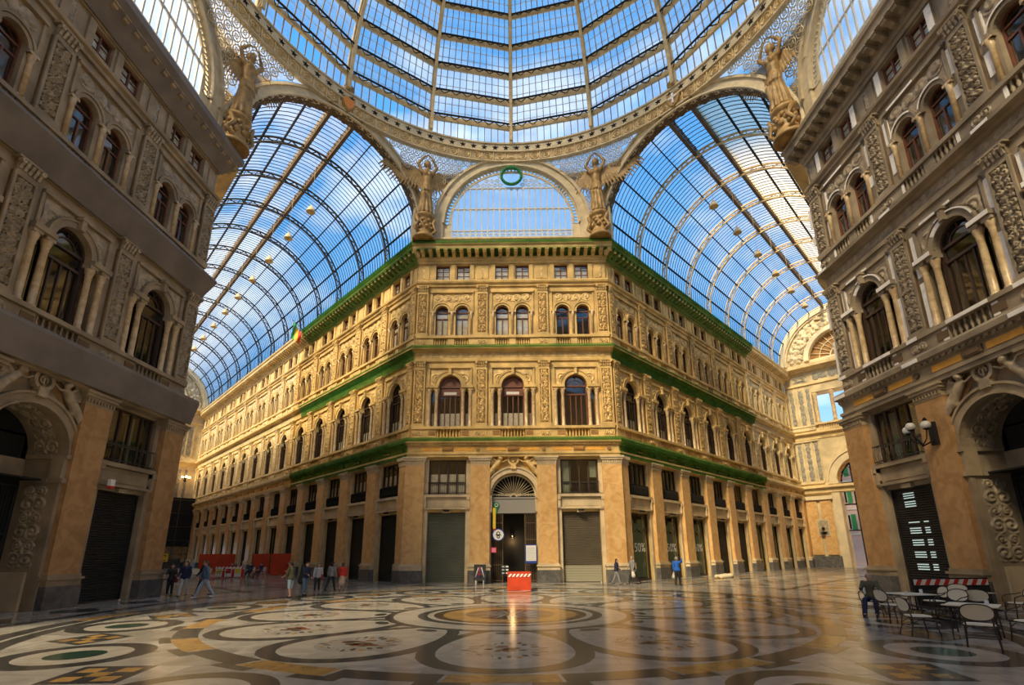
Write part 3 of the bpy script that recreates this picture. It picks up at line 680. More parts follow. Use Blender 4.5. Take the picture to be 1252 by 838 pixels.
        if kind != 'arch' and (name == 'wall_back' or (not near and i < 4)):
            ob('shop_lamp', proto('shop_lamp', lambda mb: (mb.box(-.22, .22, .16, .42, 5.08, 5.18), mb.box(-.03, .03, .0, .2, 5.1, 5.16)), ['iron_dark']), wall, at)
    return wall

def text(parent, s, loc, size, mname, rx=pi / 2, rz=0, name='lettering', ext=.008, align='LEFT', label=None):
    cu = bpy.data.curves.new(name, 'FONT'); cu.body = s; cu.size = size; cu.extrude = ext; cu.align_x = align
    o = bpy.data.objects.new(name, cu); COL.objects.link(o)
    dg = bpy.context.evaluated_depsgraph_get(); me = bpy.data.meshes.new_from_object(o.evaluated_get(dg)); bpy.data.objects.remove(o)
    me.materials.clear(); me.materials.append(MAT[mname])
    o = bpy.data.objects.new(name, me); COL.objects.link(o); o.location = loc; o.rotation_euler = (rx, 0, rz)
    if parent: o.parent = parent
    if label: o['label'] = label
    return o
mat('lit_slot', (.5, .6, .6), .5, emis=((.65, .85, .8), .5))

SYM = [(-4.98, None), (0, 'arch'), (4.98, None)]
OLD_G = {}
wb = facade('wall_back', (0, 36.5, 0), 0, [(-4.98, 'sh:shutter_green', 'left bay', 0), (0, 'arch', 'middle bay', 1), (4.98, 'sh:shutter_brown', 'right bay', 2)], -7.84, 7.84, T225, T225,
            ('ochre corner facade facing the rotunda between the two glass-roofed arms', 'central facade'), ['old'] * 3, True)
L1, L2 = 70.0, 45.3
LB = [(-(2.7 + 4.95 * i), 'sh:shutter_black' if i < 5 or i == 7 else 'glass', '%s bay from the corner' % ORD[i], i) for i in range(14)]
wl = facade('wall_back_left', (-7.84, 36.5, 0), -pi / 4, LB[::-1], -L1, 0, -1, T225, ('long facade running back along the left arm', 'left range'), (['old'] * 5 + ['clean'] * 9)[::-1], False)
RB = [(2.7 + 4.95 * i, 'glass:50' if i < 3 else ('sh:shutter_black' if i in (3, 4) else 'glass:dark'), '%s bay from the corner' % ORD[i], i) for i in range(9)]
wr = facade('wall_back_right', (7.84, 36.5, 0), pi / 4, RB, 0, L2, T225, -1, ('long facade running back along the right arm', 'right range'), ['old'] * 6 + ['clean'] * 3, False)
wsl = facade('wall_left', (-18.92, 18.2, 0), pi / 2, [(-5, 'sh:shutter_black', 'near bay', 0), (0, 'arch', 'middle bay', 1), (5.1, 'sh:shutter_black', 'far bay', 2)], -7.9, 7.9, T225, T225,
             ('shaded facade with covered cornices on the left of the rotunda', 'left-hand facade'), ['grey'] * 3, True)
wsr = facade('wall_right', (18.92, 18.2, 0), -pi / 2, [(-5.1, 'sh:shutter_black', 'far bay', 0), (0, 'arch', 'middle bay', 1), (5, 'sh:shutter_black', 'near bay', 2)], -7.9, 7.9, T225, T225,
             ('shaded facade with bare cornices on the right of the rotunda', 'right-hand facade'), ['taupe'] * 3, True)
# ------------------------------------------------------------------ nets and covers on the cornices
def cover(wall, x0, x1, m0, m1, prof, m, nm, label):
    a = MB(); a.ext(prof, x0, x1, m0, m1, cap=False, closed=False); return ob(nm, a.mesh(nm, [m]), wall, label=label)
NET = [[(.66, 10.62), (.8, 10.5), (.78, 10.15), (.52, 9.75), (.58, 9.05)], [(.5, 18.3), (.63, 18.16), (.3, 17.5), (.16, 16.95)], [(1.1, 27.5), (1.24, 27.3), (1.1, 26.7), (.55, 26.25), (.16, 25.8)]]
NETB = [[(1.12, 27.5), (1.24, 27.34), (1.22, 27.12)], [(1.08, 26.75), (.98, 26.705), (.31, 26.69), (.31, 26.4)], [(.5, 18.3), (.64, 18.2), (.62, 18.0)], [(.66, 10.62), (.82, 10.5), (.78, 10.3)]]
for pr in NETB: cover(wb, -7.84, 7.84, T225, T225, pr, 'net_green', 'safety_net', 'green safety netting along the cornice edge')
for w_, a_, b_, p_, q_ in ((wl, -22.6, 0, 0, T225), (wr, 0, 30.2, T225, 0)):
    for pr in NET[:2] + NETB[:2]: cover(w_, a_, b_, p_, q_, pr, 'net_green', 'safety_net', 'green safety netting wrapped round the cornice')
    for pr in NET[2:]: cover(w_, a_, b_, p_, q_, pr, 'net_mid', 'safety_net', 'green safety netting wrapped round the cornice')
CV = [[(.64, 10.7), (.95, 10.62), (.98, 10.45), (.72, 9.2)], [(.4, 18.42), (.85, 18.34), (.88, 18.2), (.22, 17.0)], [(1.0, 27.5), (1.28, 27.36), (1.26, 27.0), (.2, 25.92)]]
for pr in CV: cover(wsl, -7.9, 7.9, T225, T225, pr, 'cover_grey', 'protective_sheet', 'grey protective sheeting over the cornice')

# ------------------------------------------------------------------ archways with victories over them
def arch_trim(mb):
    mb.arch_ring(0, 6.2, 1.72, 2.08, 0, .22, 20); mb.arch_ring(0, 6.2, 2.08, 2.18, 0, .3, 20); mb.arch_ring(0, 6.2, 1.72, 1.8, .2, .28, 20)
    for s in (-1, 1):
        a, b = sorted((s * 1.68, s * 2.14)); mb.box(a, b, 0, .2, 1.3, 5.0); mb.box(a, b, 0, .26, 0, 1.3)
        a, b = sorted((s * 1.62, s * 2.2)); mb.box(a, b, -.3, .34, 5.0, 5.2); mb.box(a, b, -.3, .34, 6.02, 6.2); mb.box(a, b, -.3, .24, 5.2, 6.02)
def ring_relief(mb, depth):
    for s in (-1, 1):
        t = MB(); relief(t, 0, 1, 1.6, 4.9, 0, .09, 26, 84, 21)
        mb.add([(s * (1.72 + y), x * depth + .15 + .05, z) for x, y, z in t.v], t.f, 0, True)
        t = MB(); relief(t, 0, 1.0, 0, 5.0, 0, .09, 26, 110, 31)
    mb.add([(cos(pi * z / 5) * (1.72 + y), x * depth + .2, 6.2 + sin(pi * z / 5) * (1.72 + y)) for x, y, z in t.v], t.f, 0, True)
def victory_caps(sg):
    C = []
    def c(a, b, r0, r1=None, f=1.0): C.append(((a[0] * sg, a[1], a[2]), (b[0] * sg, b[1], b[2]), r0, r1 or r0, f))
    # reclining along the arch: head near the crown, feet down the haunch
    c((.93, -.36, 9.0), (1.0, -.36, 9.06), .14); c((1.0, -.3, 8.85), (1.02, -.3, 8.95), .08); c((1.05, -.22, 8.78), (1.35, -.22, 8.45), .17, .2)
    c((1.35, -.22, 8.45), (1.62, -.22, 8.1), .19, .22); c((1.62, -.25, 8.1), (2.0, -.28, 7.6), .2, .13); c((2.0, -.28, 7.6), (2.15, -.2, 6.95), .13, .07)
    c((1.55, -.16, 8.0), (2.2, -.16, 7.7), .17, .12); c((2.2, -.16, 7.7), (2.32, -.15, 7.1), .12, .06)
    c((1.1, -.25, 8.85), (.75, -.28, 8.75), .07, .05); c((.75, -.28, 8.75), (.48, -.26, 8.9), .05, .05)
    c((1.2, -.25, 8.75), (1.45, -.3, 9.0), .07, .05)
    for k in range(8): c((1.3, -.16, 8.6), (1.62 + .13 * k, -.2, 9.42 - .13 * k), .10, .035, .6)
    for k in range(7): c((1.2, -.14, 8.8), (.52 + .12 * k, -.18, 9.50 - .02 * k), .08, .035, .6)
    for k in range(7): c((1.4 + .05 * k, -.3, 8.35 - .1 * k), (2.0 + .05 * k, -.26, 7.55 - .07 * k), .05, .04)
    for k in range(5): c((2.1, -.12, 7.4 - .2 * k), (2.35 - .05 * (k % 2), -.12, 6.9 - .2 * k), .08, .05)
    return C
V1 = blob('victory_relief', victory_caps(1), .035, 'relief'); V2 = blob('victory_relief', victory_caps(-1), .035, 'relief')
V3 = V1.copy(); V3.materials[0] = MAT['relief_grey']; V4 = V2.copy(); V4.materials[0] = MAT['relief_grey']
def medallion(mb):
    mb.arch_ring(0, 8.92, .30, .44, 0, .3, 20, 0, 2 * pi); mb.arch_ring(0, 8.92, .12, .18, .1, .26, 14, -.6, 4.4); mb.box(-.03, .05, .1, .26, 8.72, 9.12); mb.box(-.3, .3, 0, .12, 8.62, 9.22)
    mb.box(-.2, .2, 0, .36, 8.2, 8.6)
for w_, sk, dp in ((wb, 'old', .55), (wsl, 'grey', 1.35), (wsr, 'taupe', 1.35)):
    S = SETS[sk]
    ob('arch_moulding', proto(('arch_moulding', sk), arch_trim, [S[4]]), w_)
    ob('victory_relief', V1 if sk == 'old' else V3, w_); ob('victory_relief', V2 if sk == 'old' else V4, w_)
    ob('medallion', proto(('medallion', sk), medallion, [S[2]]), w_)
    ob('spandrel_field', proto(('spandrel_field', sk), lambda mb: [mb.add([((2.2 + .0) * s, -.03, 7.2), (2.45 * s, -.03, 7.2), (2.45 * s, -.03, 9.1), (.3 * s, -.03, 9.1), (1.3 * s, -.03, 8.1)], [(0, 1, 2, 3, 4)]) for s in (-1, 1)], ['orange_plaster' if sk == 'old' else 'orange_dark']), w_)
    if sk != 'old':
        ob('reveal_relief', proto(('reveal_relief', sk), lambda mb: ring_relief(mb, 1.05), [S[2]]), w_)
        def deep(mb):
            for s in (-1, 1):
                a, b = sorted((s * 1.72, s * 2.1)); mb.box(a, b, -1.5, -.501, 0, 6.2); mb.box(a, b, -2.2, -1.5, 0, 9.3)
                a, b = sorted((s * 1.6, s * 1.75)); mb.box(a, b, -1.4, -.31, 0, 1.45, 1); mb.box(a, b, -1.4, -.31, 5.0, 5.2); mb.box(a, b, -1.4, -.31, 6.02, 6.2)
            mb.arch_fill(0, 1.72, 6.2, 9.3, -2.1, 2.1, -1.5, -.5, 16)
            mb.box(-1.7, 1.7, -2.0, -1.45, 5.3, 6.0); mb.box(-1.7, 1.7, -1.7, -1.5, 6.95, 7.05)
            mb.box(-2.2, 2.2, -6.1, -6, 0, 9.4, 2); mb.box(-2.3, -2.2, -6, -2.2, 0, 9.4, 2); mb.box(2.2, 2.3, -6, -2.2, 0, 9.4, 2); mb.box(-2.2, 2.2, -6, -2.2, 9.3, 9.4, 2)
            for s in (-1.62, 1.5): mb.box(s, s + .14, -1.75, -1.5, 6.0, 7.1)
        ob('archway_hall', proto(('archway_hall', sk), deep, [S[0], 'cream_stone', 'room_dark']), w_)
        for k in range(11): ob('baluster', proto('arch_baluster', lambda mb: baluster(mb, 6.0, 6.95, (0, 1.6)), [S[0]]), w_, (-1.3 + .26 * k, 0, 0))
        def gate(mb):
            for k in range(27): x = -1.56 + k * .12; mb.bx(x - .012, x + .012, 1.48, 1.51, .1, 4.9)
            for z in (.1, 1.3, 2.9, 4.85): mb.bx(-1.6, 1.6, 1.46, 1.53, z, z + .07)
            for x in (-1.6, -.03, 1.54): mb.bx(x, x + .07, 1.44, 1.54, 0, 4.95)
        ob('iron_gate', proto('iron_gate', gate, ['iron_black']), w_)
    else:
        def hall(mb):
            mb.box(-1.72, -1.7, -5, 0, 0, 6.2, 2); mb.box(1.7, 1.72, -5, 0, 0, 6.2, 2); mb.box(-1.8, 1.8, -5.1, -5, 0, 8.2, 2); mb.box(-1.8, 1.8, -5, -.5, 8.0, 8.1, 2)
            mb.box(-1.7, 1.7, -.5, -.2, 5.0, 6.02, 1); mb.box(-1.7, 1.7, -.5, -.14, 6.02, 6.14, 1); mb.box(-1.7, 1.7, -.5, -.15, 4.94, 5.04, 1)
        ob('archway_hall', proto('hall_back', hall, [S[0], 'frame_grey', 'room_dark']), w_)
        def fan(mb):
            mb.arch_ring(0, 6.16, 1.6, 1.72, -.36, -.2, 20); mb.arch_ring(0, 6.16, .18, .26, -.34, -.24, 10)
            for k in range(1, 20):
                a = pi * k / 20; mb.tube([(.25 * cos(a), .3, 6.16 + .25 * sin(a)), (1.62 * cos(a), .3, 6.16 + 1.62 * sin(a))], .022 if k % 2 else .03, 4)
            for k in range(16): a = -1.5 + k * .2; mb.arch_ring(a, 6.32, .05, .09, -.3, -.27, 8, 0, 2 * pi)
        ob('fanlight_grille', proto('fanlight_grille', fan, ['iron_pale']), w_)
        def gate2(mb):
            for x in (-1.66, -.86, .8, 1.6): mb.bx(x, x + .07, .22, .32, 0, 4.95)
            for s in (-1, 1):
                for k in range(7): x = s * (.92 + k * .1); mb.bx(x - .014, x + .014, .25, .28, .1, 4.9)
                a, b = sorted((s * .86, s * 1.66))
                for z in (.1, 1.2, 3.0, 4.2, 4.85): mb.bx(a, b, .23, .30, z, z + .06)
        ob('iron_gate', proto('iron_gate_b', gate2, ['iron_brown']), w_)
# white strips laid over the mouldings of the right-hand facade
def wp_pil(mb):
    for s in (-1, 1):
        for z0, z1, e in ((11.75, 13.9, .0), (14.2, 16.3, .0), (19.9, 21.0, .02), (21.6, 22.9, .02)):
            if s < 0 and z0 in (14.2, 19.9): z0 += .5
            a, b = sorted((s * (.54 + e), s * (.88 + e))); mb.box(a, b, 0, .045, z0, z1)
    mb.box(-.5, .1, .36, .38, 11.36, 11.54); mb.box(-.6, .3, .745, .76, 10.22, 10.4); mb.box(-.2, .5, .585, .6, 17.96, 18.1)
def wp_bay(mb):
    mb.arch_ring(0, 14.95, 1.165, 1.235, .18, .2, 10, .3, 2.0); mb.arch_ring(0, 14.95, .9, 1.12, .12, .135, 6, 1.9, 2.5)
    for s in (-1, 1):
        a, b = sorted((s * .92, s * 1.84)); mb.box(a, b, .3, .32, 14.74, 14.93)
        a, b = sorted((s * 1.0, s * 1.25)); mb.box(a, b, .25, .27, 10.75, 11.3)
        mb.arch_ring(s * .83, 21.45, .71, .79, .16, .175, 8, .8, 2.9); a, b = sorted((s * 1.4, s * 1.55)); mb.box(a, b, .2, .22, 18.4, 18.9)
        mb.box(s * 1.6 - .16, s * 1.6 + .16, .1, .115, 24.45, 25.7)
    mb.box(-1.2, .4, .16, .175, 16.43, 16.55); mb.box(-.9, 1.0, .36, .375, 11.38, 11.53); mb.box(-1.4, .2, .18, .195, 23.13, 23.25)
for x in (-7.575 + .05, -2.55, 2.5): ob('white_patch', proto('wp_pil', wp_pil, ['white_patch']), wsr, (x, 0, 0), label='white patches')
for x in (-5.1, 0, 5): ob('white_patch', proto('wp_bay', wp_bay, ['white_patch']), wsr, (x, 0, 0), label='white patches')
# things at the central doorway
t = ob('door_lantern', proto('lan', lambda mb: (mb.lathe([(.03, .42), (.12, .36), (.13, .05), (.05, 0)], 6), mb.tube([(0, 0, .42), (0, 0, 1.9)], .012, 4)), ['iron_black']), None, (-.12, 37.9, 3.1), label='lit lantern hanging in the dark hall behind the central archway', cat='lantern')
ob('light_bulb', proto('bulb', lambda mb: mb.sphere((0, -.02, .2), .10, 8, 6), ['lantern_glow']), t)
pl = bpy.data.lights.new('lantern_light', 'POINT'); pl.energy = 30; pl.color = (1, .6, .25); pl.shadow_soft_size = .15; lo = ob('lantern_light', pl, None, (-.12, 37.7, 2.9))
t = ob('hanging_sign', proto('hs', lambda mb: (mb.bx(-.1, .1, -.03, 0, .7, 2.2, 0), mb.add([(-.1, -.035, .7), (.1, -.035, .7), (.12, -.035, .2), (-.05, -.035, .0)], [(0, 1, 2, 3)], 1)), ['yellow', 'red']), None, (-1.42, 36.2, 3.1), label='yellow and red vertical banner beside the central gate', cat='banner')
t = ob('round_sign', proto('rs', lambda mb: (mb.arch_ring(0, 0, 0.01, .40, 0, .04, 22, 0, 2 * pi, 0), mb.arch_ring(0, 0, .38, .44, -.01, .05, 22, 0, 2 * pi, 1), mb.arch_ring(0, .1, .08, .14, .04, .05, 12, 0, 2 * pi, 2), mb.arch_ring(0, -.14, .06, .12, .04, .05, 12, 0, 2 * pi, 2), mb.bx(-.2, .2, -.05, -.04, -.04, .02, 2)), ['white', 'blue', 'black']), None, (-1.12, 36.1, 3.35), label='round white sign with dark emblem beside the yellow banner', cat='sign')
t = ob('green_sign', proto('gs', lambda mb: (mb.arch_ring(0, 0, .01, .22, 0, .03, 16, 0, 2 * pi, 0), mb.arch_ring(0, 0, .1, .14, .03, .04, 12, 0, 2 * pi, 1), mb.bx(-.1, .1, -.01, 0, -.62, -.2, 0)), ['green', 'white']), None, (-1.3, 36.62, 5.55), label='small round green sign above the yellow banner', cat='sign')
t = ob('pink_notice', proto('pn_', lambda mb: (mb.bx(-.18, .18, -.02, 0, 0, .36, 0), [mb.bx(-.12, .12, -.025, -.02, .08 + .08 * k, .1 + .08 * k, 1) for k in range(3)]), ['pink', 'white']), None, (-1.45, 36.2, 2.1), label='pink notice fixed low on the central gate', cat='notice')
t = ob('notice_board', proto('nb', lambda mb: (mb.bx(-.42, .42, -.04, 0, 0, 1.3, 0), mb.bx(-.36, .36, -.05, -.04, .16, 1.24, 1), [mb.bx(-.3, .3, -.055, -.05, .25 + .1 * k, .28 + .1 * k, 2) for k in range(9)]), ['blue', 'white', 'pale_grey']), None, (1.24, 36.2, 1.35), label='white notice board with blue lower edge on the right leaf of the central gate', cat='notice board')
def easel(mb):
    for x in (-.25, .25): mb.tube([(x * .4, .1, 1.25), (x * 1.3, -.05, 0)], .02, 5)
    mb.tube([(0, .1, 1.25), (0, .5, 0)], .02, 5); mb.bx(-.3, .3, -.02, .02, .5, .55)
t = ob('picture_easel', proto('easel', easel, ['frame_dark']), None, (-.62, 35.75, 0), label='dark easel of small framed pictures at the central doorway', cat='easel')
for k in range(6): ob('picture', proto('pic%d' % (k % 2), lambda mb: (mb.bx(-.12, .12, -.03, 0, 0, .16, 0), mb.bx(-.09, .09, -.04, -.03, .03, .13, 1)), ['black', 'white' if k % 2 else 'pale_blue']), t, (-.14 + .28 * (k % 2), -.04, .62 + .22 * (k // 2)))
def sandwich(mb):
    mb.add([(-.42, -.25, .2), (.42, -.25, .2), (.42, .0, 1.3), (-.42, 0, 1.3), (-.42, -.2, .2), (.42, -.2, .2), (.42, .05, 1.3), (-.42, .05, 1.3)], [(0, 1, 2, 3), (7, 6, 5, 4), (0, 4, 5, 1), (2, 6, 7, 3), (1, 5, 6, 2), (0, 3, 7, 4)])
    for x in (-.3, .24): mb.bx(x, x + .05, -.27, -.22, 0, .25, 1); mb.bx(x, x + .05, .2, .25, 0, .4, 1)
t = ob('poster_stand', proto('ps', sandwich, ['black', 'white']), None, (-2.38, 35.5, 0), label='black poster stand with a red and white emblem before the left archway pilaster', cat='sign stand')
def emb(mb):
    for (x0, z0, x1, z1, m) in ((-.1, 1.1, -.3, .45, 0), (.1, 1.1, .3, .45, 0), (0, 1.15, -.05, .5, 1), (.06, 1.0, .12, .45, 2), (-.16, .7, .2, .6, 1), (-.2, .6, -.02, .45, 2)):
        y = lambda z: -.27 + (z - .2) * .227
        mb.tube([(x0, y(z0), z0), (x1, y(z1), z1)], .035, 5, m)
ob('emblem', proto('emb', emb, ['white', 'red', 'blue']), t)
def red_box(mb):
    mb.bx(-.68, .68, -.03, .03, .0, 1.0, 0); mb.bx(-.68, -.62, 0, .9, 0, 1.0, 0); mb.bx(.62, .68, 0, .9, 0, 1.0, 0); mb.bx(-.68, .68, .87, .93, 0, 1.0, 0)
t = ob('orange_barrier', proto('rb', red_box, ['panel_red']), None, (.35, 29.3, 0), label='orange-red box barrier with a striped top rail in front of the central archway', cat='barrier')
def stripes(mb, w=.66, z0=.74, z1=.9, y=-.045, n=6, m0=0, m1=1):
    mb.bx(-w, w, y, y + .012, z0, z1, m0)
    for k in range(n): x = -w + (k + .1) * 2 * w / n; mb.add([(x, y - .004, z0), (x + w / n, y - .004, z0), (x + w / n + .12, y - .004, z1), (x + .12, y - .004, z1)], [(0, 1, 2, 3)], m1)
ob('striped_rail', proto('st1', stripes, ['panel_red', 'white']), t)

# ------------------------------------------------------------------ end walls of the two arms
def endwall(name, org, rz, label, open_arch, full):
    w = ob(name, None, None, org, rz, label, 'wall', kind='structure'); bpy.data.objects.remove(w)
    S = SETS['clean']; a = MB(); W2 = 7.67; c = W2
    B = lambda x0, x1, d0, d1, z0, z1, m=0: a.box(x0, x1, d0, d1, z0, z1, m)
    a.arch_fill(c, 3.0, 11.2, 17.0, 0, 15.33, -2.2, 0, 18)
    B(0, c - 3.0, -2.2, 0, 0, 11.2); B(c + 3.0, 15.33, -2.2, 0, 0, 11.2)
    B(0, 3.3, -.6, 0, 17.0, 25.0); B(12.03, 15.33, -.6, 0, 17.0, 25.0); B(3.3, 12.03, -2.2, 0, 17.0, 19.3); B(3.3, 12.03, -2.2, 0, 23.9, 25.0)
    B(0, 15.33, -2.2, 0, 25.0, 28.2)
    a.arch_ring(c, 28.5, 3.9, 7.75, -1.2, 0, 24); B(-.1, 15.4, -1.2, 0, 28.2, 28.55)
    for x0, x1, z0, z1 in ((.3, 3.2, 18.5, 18.9), (.2, 3.3, 16.9, 17.1), (.3, 3.2, 11.0, 11.2), (12.1, 15, 11, 11.2), (.2, 3.3, 19.0, 19.2)): B(x0, x1, 0, .22, z0, z1)
    for x in (.3, 1.25, 2.35, 3.2, 12.05, 13.0, 14.0, 15.0): B(x - .07, x + .07, 0, .16, 11.2, 16.9); B(x - .07, x + .07, 0, .16, 19.2, 24.9)
    for x in range(5): B(3.6 + x * 1.75, 4.9 + x * 1.75, 0, .12, 17.25, 17.75, 1)
    wall = ob(name, a.mesh(name, ['end_stone', S[1]]), None, org, rz, label, 'wall', kind='structure')
    for pr in ([(0, 9.6), (.4, 9.7), (.45, 10.2), (.8, 10.35), (.8, 10.6), (0, 10.75)], [(0, 17.2), (.1, 17.2), (.15, 17.8), (.55, 17.95), (.55, 18.2), (0, 18.3)], [(0, 25.0), (.2, 25.1), (.2, 25.4), (0, 25.45)], [(0, 27.0), (.3, 27.1), (.4, 27.4), (1.1, 27.5), (1.15, 27.9), (0, 28.1)]):
        m = MB(); m.ext(pr, 0, 15.33, -1, -1); ob('cornice', m.mesh('cornice', [S[0]]), wall)
    m = MB(); m.arch_ring(c, 28.4, 7.1, 7.9, 0, .5, 24); m.arch_ring(c, 28.6, 3.9, 4.5, 0, .5, 20); m.arch_ring(c, 28.4, 6.85, 7.1, 0, .3, 24); ob('lunette_moulding', m.mesh('lunette_moulding', ['mould_cream']), wall)
    t = MB(); relief(t, 0, 1, 0, 14, 0, .45, 12, 110, 5)
    m = MB(); m.add([(c + cos(pi * z / 14) * (4.6 + 2.2 * x), y, 28.5 + sin(pi * z / 14) * (4.6 + 2.2 * x)) for x, y, z in t.v], t.f, 0, True); ob('lunette_relief', m.mesh('lunette_relief', ['mould_cream']), wall)
    m = MB()
    for k in range(1, 12): q = pi * k / 12; m.tube([(c + 1.3 * cos(q), .3, 28.7 + 1.3 * sin(q)), (c + 3.9 * cos(q), .3, 28.7 + 3.9 * sin(q))], .06, 5)
    m.arch_ring(c, 28.7, 1.25, 1.4, -.35, -.25, 16); m.arch_ring(c, 28.7, 2.6, 2.7, -.35, -.25, 16); m.box(c - 3.9, c + 3.9, -.4, -.2, 28.6, 28.8); ob('fan_grille', m.mesh('fan_grille', ['mould_cream']), wall)
    m = MB(); m.half_disc(c, 28.6, 3.9, -.4, 18); ob('fan_backing', m.mesh('fan_backing', ['stone_deep']), wall)
    m = MB()
    for s0, s1, z0, z1, sd in ((.5, 1.0, 19.4, 24.6, 2), (1.6, 2.2, 19.2, 24.6, 3), (2.6, 3.1, 19.2, 24.6, 4), (12.2, 12.8, 19.2, 24.6, 3), (13.2, 13.8, 19.2, 24.6, 4), (.5, 1.0, 11.4, 16.8, 2), (1.5, 2.1, 11.4, 16.8, 5), (2.6, 3.1, 11.4, 16.8, 6), (12.4, 13, 11.4, 16.8, 5), (13.5, 14.1, 11.4, 16.8, 5), (1.2, 3.0, 25.6, 26.7, 7)): relief(m, s0, s1, z0, z1, .03, .12, 8, 30, sd, 'pilaster' if z1 - z0 > 2 else 'h')
    relief(m, 3.6, 11.8, 25.6, 26.7, .03, .12, 50, 8, 9, 'h')
    ob('relief_panels', m.mesh('relief_panels', ['relief_blue']), wall, kind='stuff')
    m = MB()
    t = MB(); relief(t, 0, 3.6, 0, 2.2, .03, .1, 30, 18, 9, 'h', False)
    m.arch_ring(c, 11.2, 3.0, 3.9, 0, .35, 22); m.arch_ring(c, 11.2, 3.9, 4.05, 0, .5, 22); m.arch_ring(c, 11.2, 3.0, 3.2, -2.2, -.0, 22)
    for s in (-1, 1): x = c + s * 3.0; q, r = sorted((x, x + s * .9)); m.box(q, r, 0, .3, 0, 11.0); m.box(q - .1, r + .1, 0, .45, 10.8, 11.2)
    ob('arch_moulding', m.mesh('arch_moulding', ['mould_cream']), wall)
    m = MB()
    for z in range(7):
        q0, q1 = pi * (z + .15) / 7, pi * (z + .85) / 7; m.arch_ring(c, 11.2, 2.93, 2.97, -1.9, -.3, 4, q0, q1)
    ob('soffit_panel', m.mesh('soffit_panel', ['orange_plaster']), wall)
    for s in (.2, 12.0 - .5):
        for k in range(2):
            x = s + .3 + k * 1.7; 
            ob('marble_panel', proto('marble_panel', lambda mb: mb.box(0, 1.3, 0, .2, 1.6, 8.9), ['orange_marble']), wall, (x, 0, 0))
        ob('plinth', proto('end_plinth', lambda mb: mb.box(0, 3.6, 0, .5, 0, 1.4), ['plinth_marble']), wall, (s, 0, 0)); ob('capital_band', proto('end_band', lambda mb: mb.box(0, 3.6, 0, .4, 8.8, 9.3), [S[4]]), wall, (s, 0, 0))
    for k, x in enumerate((3.6, 5.63, 7.67, 9.7, 11.7)):
        ob('column', proto('loggia_column', lambda mb: (mb.lathe([(.32, 0), (.26, .2), (.26, 3.7), (.38, 4.1), (.38, 4.3)], 10, (0, .3, 19.5)), mb.bx(-.4, .4, -.1, .7, 19.3, 19.5)), ['column_marble']), wall, (x, 0, 0))
    m = MB()
    for k in range(30): baluster(m, 18.35, 19.1, (3.7 + k * .28, -.2))
    m.box(3.3, 12.0, .05, .4, 19.1, 19.3); ob('balustrade', m.mesh('balustrade', [S[0]]), wall)
    m = MB(); m.box(3.3, 12.03, -2.1, -2.0, 19.3, 23.9); 
    if not open_arch: m.box(4.6, 10.8, -2.1, -2.0, 0, 14.4)
    return wall
we = endwall('wall_end_right', (7.84 + L2 * K, 36.5 + L2 * K, 0), -pi / 4, 'pale end wall of the right arm with a tall open archway and a carved lunette', True, True)
wf = endwall('wall_end_left', (-7.84 - L1 * K - 15.33 * K, 36.5 + L1 * K - 15.33 * K, 0), pi / 4, 'end wall of the left arm with a carved lunette, partly hidden', False, True)
# wall niche with a basin on the right end wall
t = ob('wall_fountain', proto('wf', lambda mb: (mb.box(1.5, 2.9, .2, .3, 4.0, 6.2, 0), mb.box(1.6, 2.8, .3, .36, 4.2, 6.0, 1), mb.lathe([(.05, 0), (.35, .3), (.42, .35)], 10, (2.2, -.5, 4.2), 2), mb.sphere((2.2, -.5, 5.0), .2, 8, 6, 2)), ['cream_stone', 'relief_grey', 'iron_dark']), None, we.location, -pi / 4, 'square carved wall fountain on the marble panel beside the open archway', 'fountain')
# iron glazed screen in the open archway
def screen(mb):
    for x in (6.0, 7.67, 9.3): mb.box(x - .06, x + .06, -1.7, -1.5, 0, 13.8)
    for z in (4.6, 8.0, 10.9): mb.box(4.7, 10.6, -1.7, -1.5, z, z + .16)
    mb.arch_ring(7.67, 11.2, 2.85, 3.0, -1.75, -1.5, 16); mb.arch_ring(7.67, 11.2, 1.3, 1.4, -1.7, -1.5, 12)
    for k in range(1, 8): q = pi * k / 8; mb.tube([(7.67 + 1.35 * cos(q), 1.6, 11.2 + 1.35 * sin(q)), (7.67 + 2.9 * cos(q), 1.6, 11.2 + 2.9 * sin(q))], .05, 4)
ob('window_screen', proto('screen', screen, ['iron_dark']), we)
# scaffold sheeting at the foot of the left end wall
t = ob('scaffold', None, None, (-7.84 - (L1 - 3) * K, 36.5 + (L1 - 3) * K, 0), pi / 4, 'dark sheeted scaffold filling the foot of the left end wall', 'scaffold')
def scaf(mb):
    for x in range(8):
        for y in (0, 1.2): mb.tube([(-.4 - x * 2.1, -y, 0), (-.4 - x * 2.1, -y, 11.4)], .04, 5)
    for z in (2.2, 4.4, 6.6, 8.8, 11): mb.tube([(-.3, -1.2, z), (-15.2, -1.2, z)], .035, 5)
    for x in range(7): mb.tube([(-.4 - x * 2.1, -1.25, 2.2 if x % 2 else 4.4), (-2.5 - x * 2.1, -1.25, 4.4 if x % 2 else 2.2)], .03, 5)
ob('poles', proto('scaf', scaf, ['iron_brown']), t); ob('sheeting', proto('sheet', lambda mb: mb.bx(-15.2, -.3, -.9, -.8, 3.4, 11.4), ['room_dark2' if 'room_dark2' in MAT else 'iron_dark']), t)
